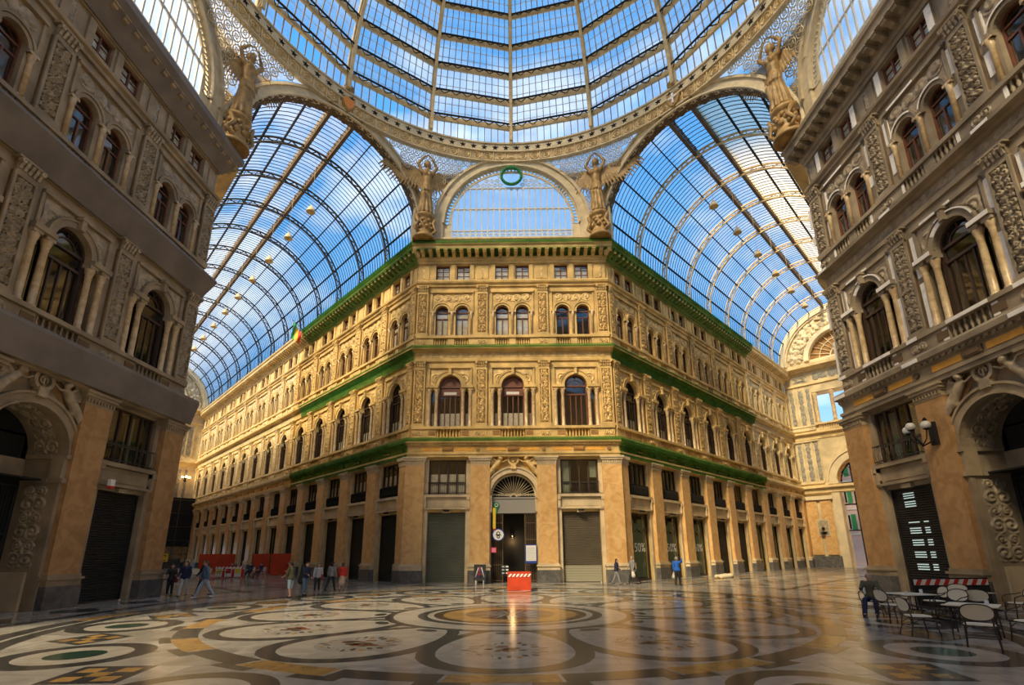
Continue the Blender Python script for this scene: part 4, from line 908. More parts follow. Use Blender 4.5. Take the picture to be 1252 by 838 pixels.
# street outside the open archway
st = ob('street_ground', proto('street', lambda mb: mb.bx(-14, 40, .05, 30, -.3, -.02), ['pave']), None, we.location, -pi / 4, 'paved street outside the open archway', 'street', kind='structure')
def house(mb):
    mb.bx(-14, 36, 14, 15, 0, 22); 
    for z in (4.4, 8.2, 12.4, 16.6): mb.bx(-14, 36, 13.85, 14, z, z + .3, 1)
    mb.add([(6.2 + 1.5 * cos(pi * k / 12), 13.97, 3.0 + 1.5 * sin(pi * k / 12)) for k in range(13)] + [(4.7, 13.97, 0), (7.7, 13.97, 0)], [(14,) + tuple(range(13)) + (13,)], 2)
t = ob('street_house', proto('house', house, ['house_pink', 'house_cream', 'room_dark']), None, we.location, -pi / 4, 'pink house front seen across the street through the open archway', 'building')
for i in range(6):
    for z in (5.2, 9.2, 13.4): ob('window', proto('hwin', lambda mb: (mb.bx(-.7, .7, 13.85, 13.99, 0, 2.3, 0), mb.bx(-.6, .6, 13.8, 13.86, .1, 2.2, 1), mb.bx(-1.3, -.7, 13.85, 13.97, 0, 2.3, 2), mb.bx(.7, 1.3, 13.85, 13.97, 0, 2.3, 2)), ['house_cream', 'room_dark', 'green']), t, (2 + i * 4.2, 0, z))
t = ob('shop_awning', proto('awn', lambda mb: mb.add([(8.2, 13.9, 3.6), (13, 13.9, 3.6), (13, 12.3, 2.9), (8.2, 12.3, 2.9), (8.2, 12.3, 2.6), (13, 12.3, 2.6)], [(0, 1, 2, 3), (3, 2, 5, 4)]), ['burgundy']), None, we.location, -pi / 4, 'burgundy awning of a shop across the street', 'awning')
t = ob('market_stall', proto('stall', lambda mb: (mb.bx(8.4, 10.4, 11.6, 12.6, 0, .9, 0), [mb.bx(8.5 + .35 * k, 8.75 + .35 * k, 11.5, 12, .9, 1.5 + .2 * (k % 3), 1 + k % 3) for k in range(5)], mb.bx(10.8, 12.6, 12, 12.8, 0, 2.2, 2)), ['yellow', 'orange', 'red', 'pink']), None, we.location, -pi / 4, 'bright street stall with coloured goods outside the archway', 'stall')
# plain ranges behind and beside the camera (never in frame)
def plain(name, org, rz, x0, x1, lab):
    a = MB(); a.box(x0, x1, -.5, 0, 0, 27.4); a.ext([(0, 26), (.3, 26.3), (1.1, 26.8), (1.1, 27.3), (0, 27.5)], x0, x1); a.ext([(0, 17), (.5, 17.8), (.5, 18.1), (0, 18.2)], x0, x1); a.ext([(0, 9.5), (.6, 10.1), (.6, 10.4), (0, 10.5)], x0, x1)
    return ob(name, a.mesh(name, ['stone']), None, org, rz, lab, 'wall', kind='structure')
plain('wall_front', (0, -1.2, 0), pi, -7.84, 7.84, 'facade behind the camera')
plain('wall_far_left', (-18.92, 26.1, 0), 3 * pi / 4, 0, L1, 'facing facade of the left arm')
plain('wall_far_right', (18.92, 26.1, 0), -3 * pi / 4, -L2, 0, 'facing facade of the right arm')
plain('wall_near_left', (-18.92, 10.3, 0), pi / 4, -40, 0, 'facade of the near left arm')
plain('wall_near_right', (18.92, 10.3, 0), -pi / 4, 0, 40, 'facade of the near right arm')
plain('wall_front_left', (-7.84, -1.2, 0), -3 * pi / 4, 0, 40, 'other facade of the near left arm')
plain('wall_front_right', (7.84, -1.2, 0), 3 * pi / 4, -40, 0, 'other facade of the near right arm')
# ------------------------------------------------------------------ dome
DC = Vector((0, 17.6, 0)); DR = 18.6; DZ = 37.8; DH = 19.0
def dome_pt(az, el, off=0):
    return Vector(((DR + off) * cos(el) * sin(az), (DR + off) * cos(el) * cos(az), DZ + (DH + off) * sin(el)))
dome = ob('ceiling', None, None, DC, 0, 'iron and glass dome over the rotunda', 'dome', kind='structure') if False else None
ELS = [0, 5.2] + [5.2 + 7.3 * i for i in range(1, 10)]
HS = pi / 16
def sector_pt(f, el, off=0):   # flat facet between two ribs, f = -1..1
    a = dome_pt(-HS, el, off); b = dome_pt(HS, el, off); return a.lerp(b, (f + 1) / 2)
drum = MB()
n = 96
def cyl(mb, r0, r1, z0, z1, m=0):
    vs = []
    for i in range(n):
        a = 2 * pi * i / n
        for r, z in ((r0, z0), (r1, z0), (r1, z1), (r0, z1)): vs.append((r * sin(a), r * cos(a), z))
    mb.add(vs, [(4 * i + j, 4 * i + (j + 1) % 4, 4 * ((i + 1) % n) + (j + 1) % 4, 4 * ((i + 1) % n) + j) for i in range(n) for j in range(4)], m)
cyl(drum, 18.42, 18.9, 36.98, 37.72); cyl(drum, 18.3, 18.9, 37.7, 37.84); cyl(drum, 18.34, 18.9, 36.9, 37.0); cyl(drum, 18.55, 18.9, 36.05, 36.95); cyl(drum, 18.48, 18.9, 35.98, 36.08)
dome = ob('ceiling', drum.mesh('ceiling', ['iron_pale']), None, DC, 0, 'iron and glass dome over the rotunda with its ring of stars', 'dome', kind='structure')
def star(mb):
    P = []
    for k in range(10): a = pi * k / 5; r = .27 if k % 2 == 0 else .11; P.append((r * sin(a), r * cos(a)))
    for y in (.0, -.05): mb.v += [(p[0], y, p[1]) for p in P]
    mb.v += [(0, -.09, 0)]; 
    for k in range(10): mb.f += [(k, (k + 1) % 10, 10 + (k + 1) % 10, 10 + k), (10 + k, 10 + (k + 1) % 10, 20)]; mb.m += [0, 0]; mb.sm += [False, False]
sm_ = proto('star', star, ['iron_dark'])
for i in range(120):
    a = 2 * pi * (i + .5) / 120
    if cos(a) < -.75: continue
    ob('star', sm_, dome, (18.42 * sin(a), 18.42 * cos(a), 37.35), -a)
sb = MB()
for i in range(112):
    a = 2 * pi * i / 112
    P = [(0 + .36 * cos(q), -18.5, 36.5 + .36 * sin(q)) for q in [2 * pi * k / 10 for k in range(10)]]
    M = Matrix.Rotation(pi - a, 4, 'Z')
    t = MB(); t.tube(P, .055, 4, closed=True); t.tube([(.15 * cos(q), -18.48, 36.5 + .15 * sin(q)) for q in [2 * pi * k / 6 for k in range(6)]], .05, 4, closed=True); t.box(.5, .58, 18.42, 18.52, 36.1, 36.9)
    t.xf(M); sb.add(t.v, t.f)
ob('ring_ornament', sb.mesh('ring_ornament', ['relief']), dome, kind='stuff')
rib = MB()
els = [radians(90 * .86 * i / 24) for i in range(25)]
pts = [dome_pt(0, e_, -.1) for e_ in els]; ups = [(p - Vector((0, 0, DZ))).normalized() for p in pts]
rib.beam(pts, ups, .34, .3); rib.beam([dome_pt(0, e_, -.62) for e_ in els], ups, .26, .12)
for i in range(24): rib.beam([dome_pt(0, els[i], -.6 if i % 2 else -.12), dome_pt(0, els[i + 1], -.12 if i % 2 else -.6)], Vector((1, 0, 0)), .06, .2)
ribm = rib.mesh('rib', ['iron_gold'])
for i in range(16): ob('rib', ribm, dome, None, i * pi / 8)
for r_ in range(1, len(ELS)):
    e0 = radians(ELS[r_]); g = MB()
    up = (sector_pt(0, e0) - Vector((0, 0, DZ))).normalized()
    g.beam([sector_pt(-1, e0, -.05), sector_pt(1, e0, -.05)], up, .42, .22)
    g.beam([sector_pt(-1, e0, -.6), sector_pt(1, e0, -.6)], up, .12, .1, 1)
    nn = 14
    for k in range(nn): g.beam([sector_pt(-1 + 2 * k / nn, e0, -.6 if k % 2 else -.12), sector_pt(-1 + 2 * (k + 1) / nn, e0, -.12 if k % 2 else -.6)], up, .05, .05, 1)
    gm = g.mesh('ring_beam', ['iron_gold', 'iron_dark'])
    for i in range(16): ob('ring_beam', gm, dome, None, -(i + .5) * pi / 8)
for r_ in range(len(ELS) - 1):
    e0, e1 = radians(ELS[r_] + .2), radians(ELS[r_ + 1])
    g = MB(); q = [sector_pt(-.97, e0, .1), sector_pt(.97, e0, .1), sector_pt(.97, e1, .1), sector_pt(-.97, e1, .1)]
    if r_ == 0:
        q = []
        for a, b in ((-.97, -.36), (.36, .97)): q += [sector_pt(a, e0, .1), sector_pt(b, e0, .1), sector_pt(b, e1, .1), sector_pt(a, e1, .1)]
        g.add(q, [(0, 1, 2, 3), (4, 5, 6, 7)])
    else: g.add(q, [(0, 1, 2, 3)])
    gm = g.mesh('pane', ['dome_glass']); b = MB()
    nb = 12
    for k in range(1, nb):
        f = -1 + 2 * k / nb; up = (sector_pt(f, e0) - Vector((0, 0, DZ))).normalized()
        b.beam([sector_pt(f, e0, .02), sector_pt(f, e1, .02)], up, .06, .08)
    if r_:
        for z in (.36, .68): ez = e0 + (e1 - e0) * z; b.beam([sector_pt(-1, ez, .16), sector_pt(1, ez, .16)], (sector_pt(0, ez) - Vector((0, 0, DZ))).normalized(), .05, .02, 1)
    bm_ = b.mesh('glazing_bars', ['bar_brown', 'iron_white'])
    for i in range(16):
        ob('pane', gm, dome, None, -(i + .5) * pi / 8)
        ob('glazing_bars', bm_, dome, None, -(i + .5) * pi / 8, kind='stuff')
lt = MB(); lt.lathe([(5.2, 0), (5.2, .5), (4.8, .6), (4.8, 1.6), (2.5, 2.6), (.2, 3.2)], 16, (0, 0, DZ + DH * sin(radians(76)))); ob('lantern', lt.mesh('lantern', ['iron_gold']), dome)
# ------------------------------------------------------------------ pendentives, big arches, lunettes
AP = 18.86
def octr(az):
    k = round(az / (pi / 4)); dl = az - k * pi / 4; s = AP * tan(dl)
    z = 29.8 + sqrt(max(0, 6.75 ** 2 - s * s)) if k % 2 == 0 else 28.5 + sqrt(max(0, 8.15 ** 2 - s * s))
    return AP / cos(dl), z
def ps(az, z, off=0):
    ro, _ = octr(az); u = min(1, max(0, (z - 28.3) / 7.7)); u = u ** 2.6
    r = ro + (18.75 - ro) * u + off
    return Vector((r * sin(az), r * cos(az), z))
for c_ in range(8):
    a0 = pi / 8 + c_ * pi / 4
    sf = MB(); lat = MB(); nx = 34; nz = 12
    azs = [a0 - .36 + .72 * i / nx for i in range(nx + 1)]
    for i in range(nx):
        for j in range(nz):
            vs = []
            for (ii, jj) in ((i, j), (i + 1, j), (i + 1, j + 1), (i, j + 1)):
                zl = min(octr(azs[ii])[1], 36.0); vs.append(ps(azs[ii], zl + (36.05 - zl) * jj / nz, .12))
            sf.add(vs, [(0, 1, 2, 3)])
    st_ = .70
    for i in range(-10, 11):
        for j in range(12):
            az = a0 + (i + .5 * (j % 2)) * st_ / 19.2; z = 28.9 + j * .62
            if abs(az - a0) > .36: continue
            if z + .1 < max(octr(az - .01)[1], octr(az + .01)[1]) or z > 35.9: continue
            lat.tube([ps(az + .3 * cos(q) / 19.2, z + .3 * sin(q)) for q in [2 * pi * k / 10 for k in range(10)]], .045, 4, closed=True)
            lat.tube([ps(az + .14 * cos(q) / 19.2, z + .14 * sin(q)) for q in [2 * pi * k / 6 for k in range(6)]], .035, 4, closed=True)
            lat.tube([ps(az - .35 / 19.2, z - .31), ps(az + .35 / 19.2, z + .31)], .025, 4); lat.tube([ps(az + .35 / 19.2, z - .31), ps(az - .35 / 19.2, z + .31)], .025, 4)
    p = ob('pendentive_pane', sf.mesh('pendentive_pane', ['lunette_glass']), dome); ob('scroll_lattice', lat.mesh('scroll_lattice', ['iron_pale']), dome, kind='stuff')
def big_arch(mb):
    mb.arch_ring(0, 28.5, 7.35, 8.15, -.3, .45, 40); mb.arch_ring(0, 28.5, 8.0, 8.2, -.3, .6, 40); mb.arch_ring(0, 28.5, 7.3, 7.42, .1, .6, 40)
    for s in (-1, 1): a, b = sorted((s * 7.35, s * 8.0)); mb.box(a, b, -.3, .45, 27.3, 28.5)
def big_soffit(mb):
    t = MB(); relief(t, 0, 1, 0, 24, 0, .14, 10, 200, 13)
    mb.add([(cos(pi * z / 24) * (7.34 + y), -.55 + x * 1.0, 28.5 + sin(pi * z / 24) * (7.34 + y)) for x, y, z in t.v], t.f, 0, True)
OPEN = [(-13.38, 31.3, pi / 4), (13.38, 31.3, -pi / 4), (-13.38, 4.55, 3 * pi / 4), (13.38, 4.55, -3 * pi / 4)]
def shield(mb, m=0):
    P = [(-.5, .6), (.5, .6), (.55, .1), (.35, -.4), (0, -.7), (-.35, -.4), (-.55, .1)]
    mb.add([(x * 1.25, -.5, z * 1.25) for x, z in P] + [(x * 1.0, -.8, z * 1.0) for x, z in P], [tuple(range(7, 14))] + [(i, (i + 1) % 7, 7 + (i + 1) % 7, 7 + i) for i in range(7)], 0)
    for k in range(7): a = pi * k / 6; mb.sphere((1.0 * cos(a), -.5, .75 + .35 * sin(a)), .2, 6, 4)
    for s in (-1, 1):
        mb.tube([(s * .7, -.6, .7), (s * 1.1, -.6, .2), (s * .8, -.6, -.3), (s * 1.3, -.6, -.7), (s * 1.6, -.6, -.4)], .13, 6)
    mb.lathe([(.1, 0), (.5, .2), (.35, .45), (.5, .7)], 8, (0, -.5, .95))
shields = proto('shield', shield, ['statue'])
for i, (x, y, rz) in enumerate(OPEN):
    b = ob('big_arch', proto('big_arch', big_arch, ['iron_pale']), dome, (x, y - DC.y, 0), rz); 
    ob('arch_ornament', proto('arch_ornament', big_soffit, ['iron_brown']), b)
    if i < 2:
        s = ob('cartouche', shields, b, (0, 0, 36.7))
        def face(mb): P = [(-.5, .6), (.5, .6), (.55, .1), (.35, -.4), (0, -.7), (-.35, -.4), (-.55, .1)]; mb.add([(px_ * .8, -.84, pz_ * .8) for px_, pz_ in P], [tuple(range(7))])
        if i == 0: ob('shield_field', proto('shf', face, ['orange']), s, label='orange field of the shield')
        else: ob('cross', proto('shc', lambda mb: (mb.bx(-.08, .08, -.9, -.8, -.45, .5), mb.bx(-.34, .34, -.9, -.8, .02, .18)), ['white']), s, label='white cross on the shield')
def lun_frame(mb):
    mb.arch_ring(0, 29.8, 5.95, 6.75, -.5, .1, 36); mb.arch_ring(0, 29.8, 6.55, 6.8, -.5, .28, 36); mb.arch_ring(0, 29.8, 5.85, 6.0, -.4, .2, 36)
    for s in (-1, 1): a, b = sorted((s * 5.95, s * 6.75)); mb.box(a, b, -.5, .1, 27.4, 29.8)
    mb.box(-7.8, 7.8, -.6, .35, 27.3, 27.95); mb.box(-6.8, 6.8, -.6, .5, 27.95, 28.1)
def lun_egg(mb):
    N = 54
    for k in range(N):
        a = pi * (k + .5) / N; c, s_ = 5.62 * cos(a), 29.8 + 5.62 * sin(a)
        mb.tube([(c + .2 * cos(q) * 1, .15, s_ + .2 * sin(q)) for q in [2 * pi * j / 7 for j in range(7)]], .055, 4, closed=True)
    mb.arch_ring(0, 29.8, 5.3, 5.4, -.25, -.1, 30); mb.arch_ring(0, 29.8, 5.8, 5.95, -.3, -.05, 30)
    for s in (-1, 1): a, b = sorted((s * 5.3, s * 5.95)); mb.box(a, b, -.25, -.15, 28.1, 29.8)
def lun_bars(mb):
    for k in range(-10, 11):
        x = k * .52; zt = 29.8 + sqrt(5.35 ** 2 - x * x) if abs(x) < 5.3 else 29.8
        mb.box(x - .045, x + .045, -.22, -.12, 28.1, min(zt, 33.55))
    for z in (29.15, 31.35, 33.5): xx = 5.35 if z < 29.8 else sqrt(5.35 ** 2 - (z - 29.8) ** 2); mb.box(-xx, xx, -.23, -.11, z - .05, z + .05)
    for k in range(-10, 10):
        x = (k + .5) * .52
        for z in (31.35, 33.5, 29.25):
            if abs(x) < sqrt(max(0, 5.3 ** 2 - max(0, z - 29.8) ** 2)): mb.arch_ring(x, z - .26, .2, .26, -.2, -.14, 6)
        mb.arch_ring(x, 28.6, .2, .27, -.2, -.12, 10, 0, 2 * pi); mb.tube([(x, .16, 28.12), (x + .26, .16, 28.6), (x, .16, 29.1), (x - .26, .16, 28.6)], .03, 4, closed=True)
    for j in range(4):
        for k in range(-9, 10):
            x = (k + .5 * (j % 2)) * .5; z = 33.85 + j * .45
            if x * x + (z - 29.8) ** 2 < 5.1 ** 2 and x * x + (z - 34.55) ** 2 > 1.0: mb.arch_ring(x, z, .15, .2, -.2, -.14, 8, 0, 2 * pi); mb.box(x - .25, x + .25, -.19, -.15, z - .02, z + .02)
def lun_pane(mb):
    P = [(5.35 * cos(pi * k / 24), 29.8 + 5.35 * sin(pi * k / 24)) for k in range(25)] + [(-5.35, 28.1), (5.35, 28.1)]
    mb.add([(x, .2, z) for x, z in P], [tuple(range(27))[::-1]])
for nm, x, y, rz in (('back', 0, 36.35, 0), ('left', -18.77, 18.2, pi / 2), ('right', 18.77, 18.2, -pi / 2), ('front', 0, -1.05, pi)):
    NW[0] += 1
    l = ob('window_%d' % NW[0], proto('lunette_frame', lun_frame, ['iron_pale']), None, (x, y, 0), rz, 'great half-round glazed lunette above the %s facade' % dict(back='central', left='left-hand', right='right-hand', front='hidden front')[nm], 'lunette', kind='structure')
    ob('egg_moulding', proto('egg_moulding', lun_egg, ['iron_pale']), l); ob('bars', proto('lun_bars', lun_bars, ['iron_white']), l); ob('pane', proto('lun_pane', lun_pane, ['lunette_glass']), l)
    if nm == 'back': ob('wreath', proto('wreath', lambda mb: (mb.tube([(.88 * cos(2 * pi * k / 24), -.1, 34.55 + .88 * sin(2 * pi * k / 24)) for k in range(24)], .13, 6, closed=True), [mb.sphere((.88 * cos(2 * pi * k / 24), -.2, 34.55 + .88 * sin(2 * pi * k / 24)), .12, 5, 4) for k in range(24)]), ['green']), l, label='green wreath')

# ------------------------------------------------------------------ glass vaults of the arms
VR, VZ = 7.6, 28.5
ANG = [0, 13.7, 27.4, 41.1, 54.9, 68.6, 82.4]
def vp(a, y, r=VR): return (r * cos(a), y, VZ + r * sin(a))
def truss(mb):
    N = 44; A = [pi * i / N for i in range(N + 1)]
    up = [Vector((cos(a), 0, sin(a))) for a in A]
    mb.beam([vp(a, 0, VR - .02) for a in A], up, .16, .1); mb.beam([vp(a, 0, VR - .46) for a in A], up, .16, .1)
    for i in range(N): mb.beam([vp(A[i], 0, VR - (.46 if i % 2 else .05)), vp(A[i + 1], 0, VR - (.05 if i % 2 else .46))], Vector((0, 1, 0)), .05, .1)
    for s in (-1, 1):
        for x in (VR - .46, VR - .02): mb.bx(s * x - .06, s * x + .06, -.09, .09, 27.4, VZ)
        for k in range(3): mb.beam([(s * (VR - .46), 0, 27.4 + k * .37), (s * (VR - .02), 0, 27.77 + k * .37)], Vector((0, 1, 0)), .05, .1)
def bars(mb):
    for j in range(1, 11):
        y = j * 5.0 / 11; A = [pi * i / 26 for i in range(27)]
        mb.beam([vp(a, y, VR + .02) for a in A], [Vector((cos(a), 0, sin(a))) for a in A], .032, .05)
        if j % 3 == 0: 
            for s in (-1, 1): mb.bx(s * VR - .03, s * VR + .03, y - .03, y + .03, 27.4, VZ)
    for s in (-1, 1):
        for k in range(6): mb.beam([(s * VR, k * .83 + .05, 27.5), (s * VR, k * .83 + .8, 28.4)], Vector((1, 0, 0)), .05, .05)
def pane_arc(a0, a1):
    def f(mb):
        N = 3; vs = []
        for i in range(N + 1): a = a0 + (a1 - a0) * i / N; vs += [vp(a, .08, VR + .06), vp(a, 4.92, VR + .06)]
        mb.add(vs, [(2 * i, 2 * i + 1, 2 * i + 3, 2 * i + 2) for i in range(N)], 0, True)
    return f
trm = {}
def vault(name, x, y, rz, nb, label, lit, fancy=True, trm_mat='iron_brown'):
    L = nb * 5.0; base = MB()
    for s in (-1, 1): base.bx(s * VR - .15, s * VR + .15, 0, L, 27.3, 27.5); base.bx(s * VR - .1, s * VR + .1, 0, L, VZ - .1, VZ + .1)
    v = ob(name, base.mesh(name, ['iron_gold']), None, (x, y, 0), rz, label, 'glass roof', kind='structure')
    for i in range(1, nb + 1): ob('truss', proto(('truss', trm_mat), truss, [trm_mat]), v, (0, i * 5.0, 0))
    if not fancy:
        g = MB(); vs = []
        for i in range(25): a = pi * i / 24; vs += [vp(a, 0, VR + .06), vp(a, L, VR + .06)]
        g.add(vs, [(2 * i, 2 * i + 1, 2 * i + 3, 2 * i + 2) for i in range(24)], 0, True); ob('pane', g.mesh('pane', ['vault_glass']), v)
        for i in range(nb): ob('glazing_bars', proto('vault_bars', bars, ['iron_dark']), v, (0, i * 5.0, 0), kind='stuff')
        return v
    for s in (0, 1):
        for k, a in enumerate(ANG[1:]):
            a = radians(a if s == 0 else 180 - a); p = MB()
            big = k == 5
            p.beam([vp(a, 0, VR - (.1 if big else .03)), vp(a, L, VR - (.1 if big else .03))], Vector((cos(a), 0, sin(a))), .26 if big else .09, .34 if big else .16)
            if big:
                xx = vp(a, 0)[0]
                p.bx(xx - .04, xx + .04, 0, L, VZ + 7.5, VZ + 8.3)
                for q in range(nb * 4): p.bx(xx - .1, xx + .1, q * 1.25, q * 1.25 + .12, VZ + 7.3, VZ + 8.3)
            ob('purlin', p.mesh('purlin', ['iron_dark' if k != 5 else 'iron_brown']), v)
    for i in range(nb):
        for s in (0, 1):
            for k in range(6):
                a0, a1 = radians(ANG[k]), radians(ANG[k + 1])
                if s: a0, a1 = pi - a0, pi - a1
                dg_ = 'vault_glass_dusty_sunlit' if lit == (s == 0) and k > 1 and lit is not None and k < 6 else 'vault_glass'
                ob('pane', proto(('vault_pane', k, s, dg_), pane_arc(a0, a1), [dg_]), v, (0, i * 5.0, 0))
            sg = 1 if s == 0 else -1
            ob('pane', proto(('clerestory_pane', s), lambda mb: mb.add([(sg * VR, .3, 27.5), (sg * VR, 2.2, 27.5), (sg * VR, 2.2, 28.4), (sg * VR, .3, 28.4)], [(0, 1, 2, 3)]), ['vault_glass']), v, (0, i * 5.0, 0))
        ob('pane', proto('ridge_pane', lambda mb: mb.add([(-1.02, .05, VZ + 8.3), (1.02, .05, VZ + 8.3), (1.02, 4.95, VZ + 8.3), (-1.02, 4.95, VZ + 8.3)], [(0, 1, 2, 3)]), ['vault_glass']), v, (0, i * 5.0, 0))
        ob('glazing_bars', proto('vault_bars', bars, ['iron_dark']), v, (0, i * 5.0, 0), kind='stuff')
    return v
vl = vault('ceiling_left', -13.38, 31.3, pi / 4, 14, 'blue barrel vault of iron and glass over the left arm', None, True, 'truss_dark')
vr = vault('ceiling_right', 13.38, 31.3, -pi / 4, 9, 'barrel vault of iron and glass over the right arm', True, True, 'iron_gold')
vault('ceiling_near_left', -13.38, 4.55, 3 * pi / 4, 8, 'glass vault over the near left arm', False, False)
vault('ceiling_near_right', 13.38, 4.55, -3 * pi / 4, 8, 'glass vault over the near right arm', False, False)
# hanging bell lamps
def bell(mb):
    mb.lathe([(.36, 0), (.38, .05), (.33, .18), (.27, .32), (.16, .5), (.08, .62), (.04, .7)], 12); mb.tube([(0, 0, .7), (0, 0, 6.0)], .012, 4)
bm2 = proto('bell_lamp', bell, ['iron_gold'])
for (v, nb, side) in ((vl, 12, 'left'), (vr, 8, 'right')):
    for i in range(1, nb):
        M = v.matrix_world if False else Matrix.Translation(v.location) @ Matrix.Rotation(v.rotation_euler.z, 4, 'Z')
        o = ob('bell_lamp', bm2, None, M @ Vector((0, i * 4.95, 29.9)), 0, 'bell-shaped hanging lamp, %s from the rotunda under the %s vault' % (ORD[i - 1], side), 'lamp', 'bell lamps hanging under the %s vault' % side)

# ------------------------------------------------------------------ winged statues on the piers
def angel_caps():
    C = []
    a = lambda p, q, r0, r1=None, f=1.0: C.append((p, q, r0, r1 or r0, f))
    a((0, .1, .25), (0, 0, 2.5), .52, .34); a((0, 0, 2.5), (0, -.03, 3.0), .34, .36); a((0, -.03, 3.0), (0, 0, 3.75), .38, .40); a((-.42, 0, 3.85), (.42, 0, 3.85), .2)
    a((0, 0, 3.9), (.02, -.05, 4.3), .16, .15); a((.02, -.08, 4.5), (.02, -.1, 4.66), .26, .24)
    for k in range(11):
        q = 2 * pi * k / 11; a((.3 * cos(q), .3 * sin(q), 2.7), (.62 * cos(q + .25), .1 + .55 * sin(q + .25), .1), .07, .11)
    for k in range(7): q = -.2 - pi * k / 7; a((.36 * cos(q), .36 * sin(q), 2.5), (.5 * cos(q - .2), .5 * sin(q - .2), 1.95), .1, .06)
    a((-.3, -.45, 1.6), (-.2, -.2, .1), .2, .15)
    for s in (-1, 1):
        a((s * .45, 0, 3.85), (s * .82, -.1, 4.45), .17, .13); a((s * .82, -.1, 4.45), (s * .32, -.2, 5.15), .13, .09); a((s * .32, -.2, 5.15), (s * .12, -.2, 5.25), .09, .06)
        for f in range(4): a((s * .15, -.2 - .03 * f, 5.25), (s * -.05, -.22 - .03 * f, 5.3 + .03 * f), .035, .025)
        a((s * .17, -.36, 3.55), (s * .17, -.36, 3.5), .17)
    for k in range(8): q = pi * k / 7; a((.02 + .22 * cos(q), 0, 4.7), (.02 + .26 * cos(q), .08, 4.45), .1, .08)
    return C
def wing_caps(s):
    C = []
    lead = [Vector((s * .2, .3, 3.5)), Vector((s * .9, .45, 4.2)), Vector((s * 1.7, .5, 4.35)), Vector((s * 2.7, .45, 4.75))]
    for i in range(3): C.append((lead[i], lead[i + 1], .16 - .03 * i, .13 - .03 * i))
    for k in range(15):
        u = k / 14 * 3; i = min(2, int(u)); p = lead[i].lerp(lead[i + 1], u - i)
        ln = .9 + 1.0 * sin(pi * (k + 2) / 19); dr = Vector((s * (.15 + .055 * k), .05, -1)).normalized()
        C.append((p, p + dr * ln, .19, .07, .5)); C.append((p, p + dr * ln * .55 + Vector((0, -.08, 0)), .18, .09, .5))
    return C
ANG_M = blob('statue_body', angel_caps(), .06, 'statue', 2); WGS = {s: blob('wing', wing_caps(s), .055, 'statue', 2) for s in (-1, 1)}
def pedestal(mb):
    mb.lathe([(.95, 0), (.95, .25), (.75, .35), (.68, .9), (.8, 1.2), (.62, 1.8), (.7, 2.0), (.85, 2.1), (.85, 2.3)], 12)
    for k in range(14):
        q = -pi * k / 13; mb.sphere((.72 * cos(q), .72 * sin(q), 1.0 + .3 * (k % 3)), .2, 6, 4)
    for s in (-1, 1): mb.tube([(s * .5, -.6, .3), (s * .9, -.5, .8), (s * .6, -.7, 1.3), (s * .8, -.5, 1.9)], .14, 6)
wheres = {(-7.84, 36.5): 'winged bronze statue with raised arms at the left corner of the central facade', (7.84, 36.5): 'winged bronze statue with raised arms at the right corner of the central facade',
          (-18.92, 26.1): 'winged bronze statue on the left pier beside the left arm opening', (18.92, 26.1): 'winged bronze statue on the right pier, in shadow beside the right arm opening'}
pier = proto('pier_strip', lambda mb: (mb.box(-.8, .8, -2.0, -.9, -.6, 4.2), mb.box(-.7, -.55, -.9, -.8, 0, 4), mb.box(.55, .7, -.9, -.8, 0, 4)), ['iron_pale'])
for (x, y), lab in wheres.items():
    d = Vector((x, y - DC.y, 0)); r = d.length; d.normalize(); p = Vector((0, DC.y, 0)) + d * (r - 1.15)
    rz = atan2(-d.x, d.y)
    t = ob('winged_statue', proto('pedestal', pedestal, ['statue']), None, (p.x, p.y, 27.45), rz, lab, 'statue', 'winged statues on the piers of the rotunda')
    b = ob('body', ANG_M, t, (0, -.35, 2.3), 0); s1 = ob('wing', WGS[-1], t, (0, -.4, 2.3)); s2 = ob('wing', WGS[1], t, (0, -.4, 2.3))
    b.scale = (1.0, 1.0, 1.1); s1.scale = s2.scale = (1.12 if abs(x) < 10 else .8, 1, 1.12)
    q = ob('pier', pier, dome, (p.x, p.y - DC.y, 28.0), rz)
# ------------------------------------------------------------------ marble floor
fb = MB()
fb.bx(-75, 75, -45, 110, -.4, -.006)
floor = ob('floor', fb.mesh('floor', ['m_white']), None, (0, 0, 0), 0, 'polished inlaid marble floor', 'floor', kind='structure')
FC = (0.0, 18.1); SX = 1.08
def fpol(r, a, sx=SX): return (FC[0] + r * sin(a) * (1 + (sx - 1) * min(1, abs(sin(a)) * 1.2)), FC[1] - r * cos(a))
# slabs nearest the camera, each its own stone
rs_ = random.Random(3); ns = 0
for j in range(17):
    y0 = 5.6 + j * .92
    for i in range(-9, 9):
        x0 = i * 1.5 + (.75 if j % 2 else 0)
        if abs(x0 + .75) > 4 + y0 * .98 or abs(x0 + .75) > 12.5 or ns >= 296: continue
        ns += 1
        ob('slab', proto(('slab', ns % 6), lambda mb: (mb.bx(.006, 1.494 , .006, .914, -.02, -.0015 + .0006 * (ns % 3))), ['m_white']), floor, (x0, y0, 0))
def piece(name, polys, z, m, n=1):
    mb = MB()
    for q, p in enumerate(polys): mb.poly(p, -.004, z + .00002 * q)
    return ob(name, mb.mesh(name, [m]), floor)
def circ(cx, cy, r, n=28, ry=None, rot=0):
    ry = ry or r
    return [(cx + r * cos(2 * pi * k / n) * cos(rot) - ry * sin(2 * pi * k / n) * sin(rot), cy + r * cos(2 * pi * k / n) * sin(rot) + ry * sin(2 * pi * k / n) * cos(rot)) for k in range(n)]
def annseg(r0, r1, a0, a1, n=6):
    A = [a0 + (a1 - a0) * k / n for k in range(n + 1)]
    return [fpol(r1, a) for a in A] + [fpol(r0, a) for a in A[::-1]]
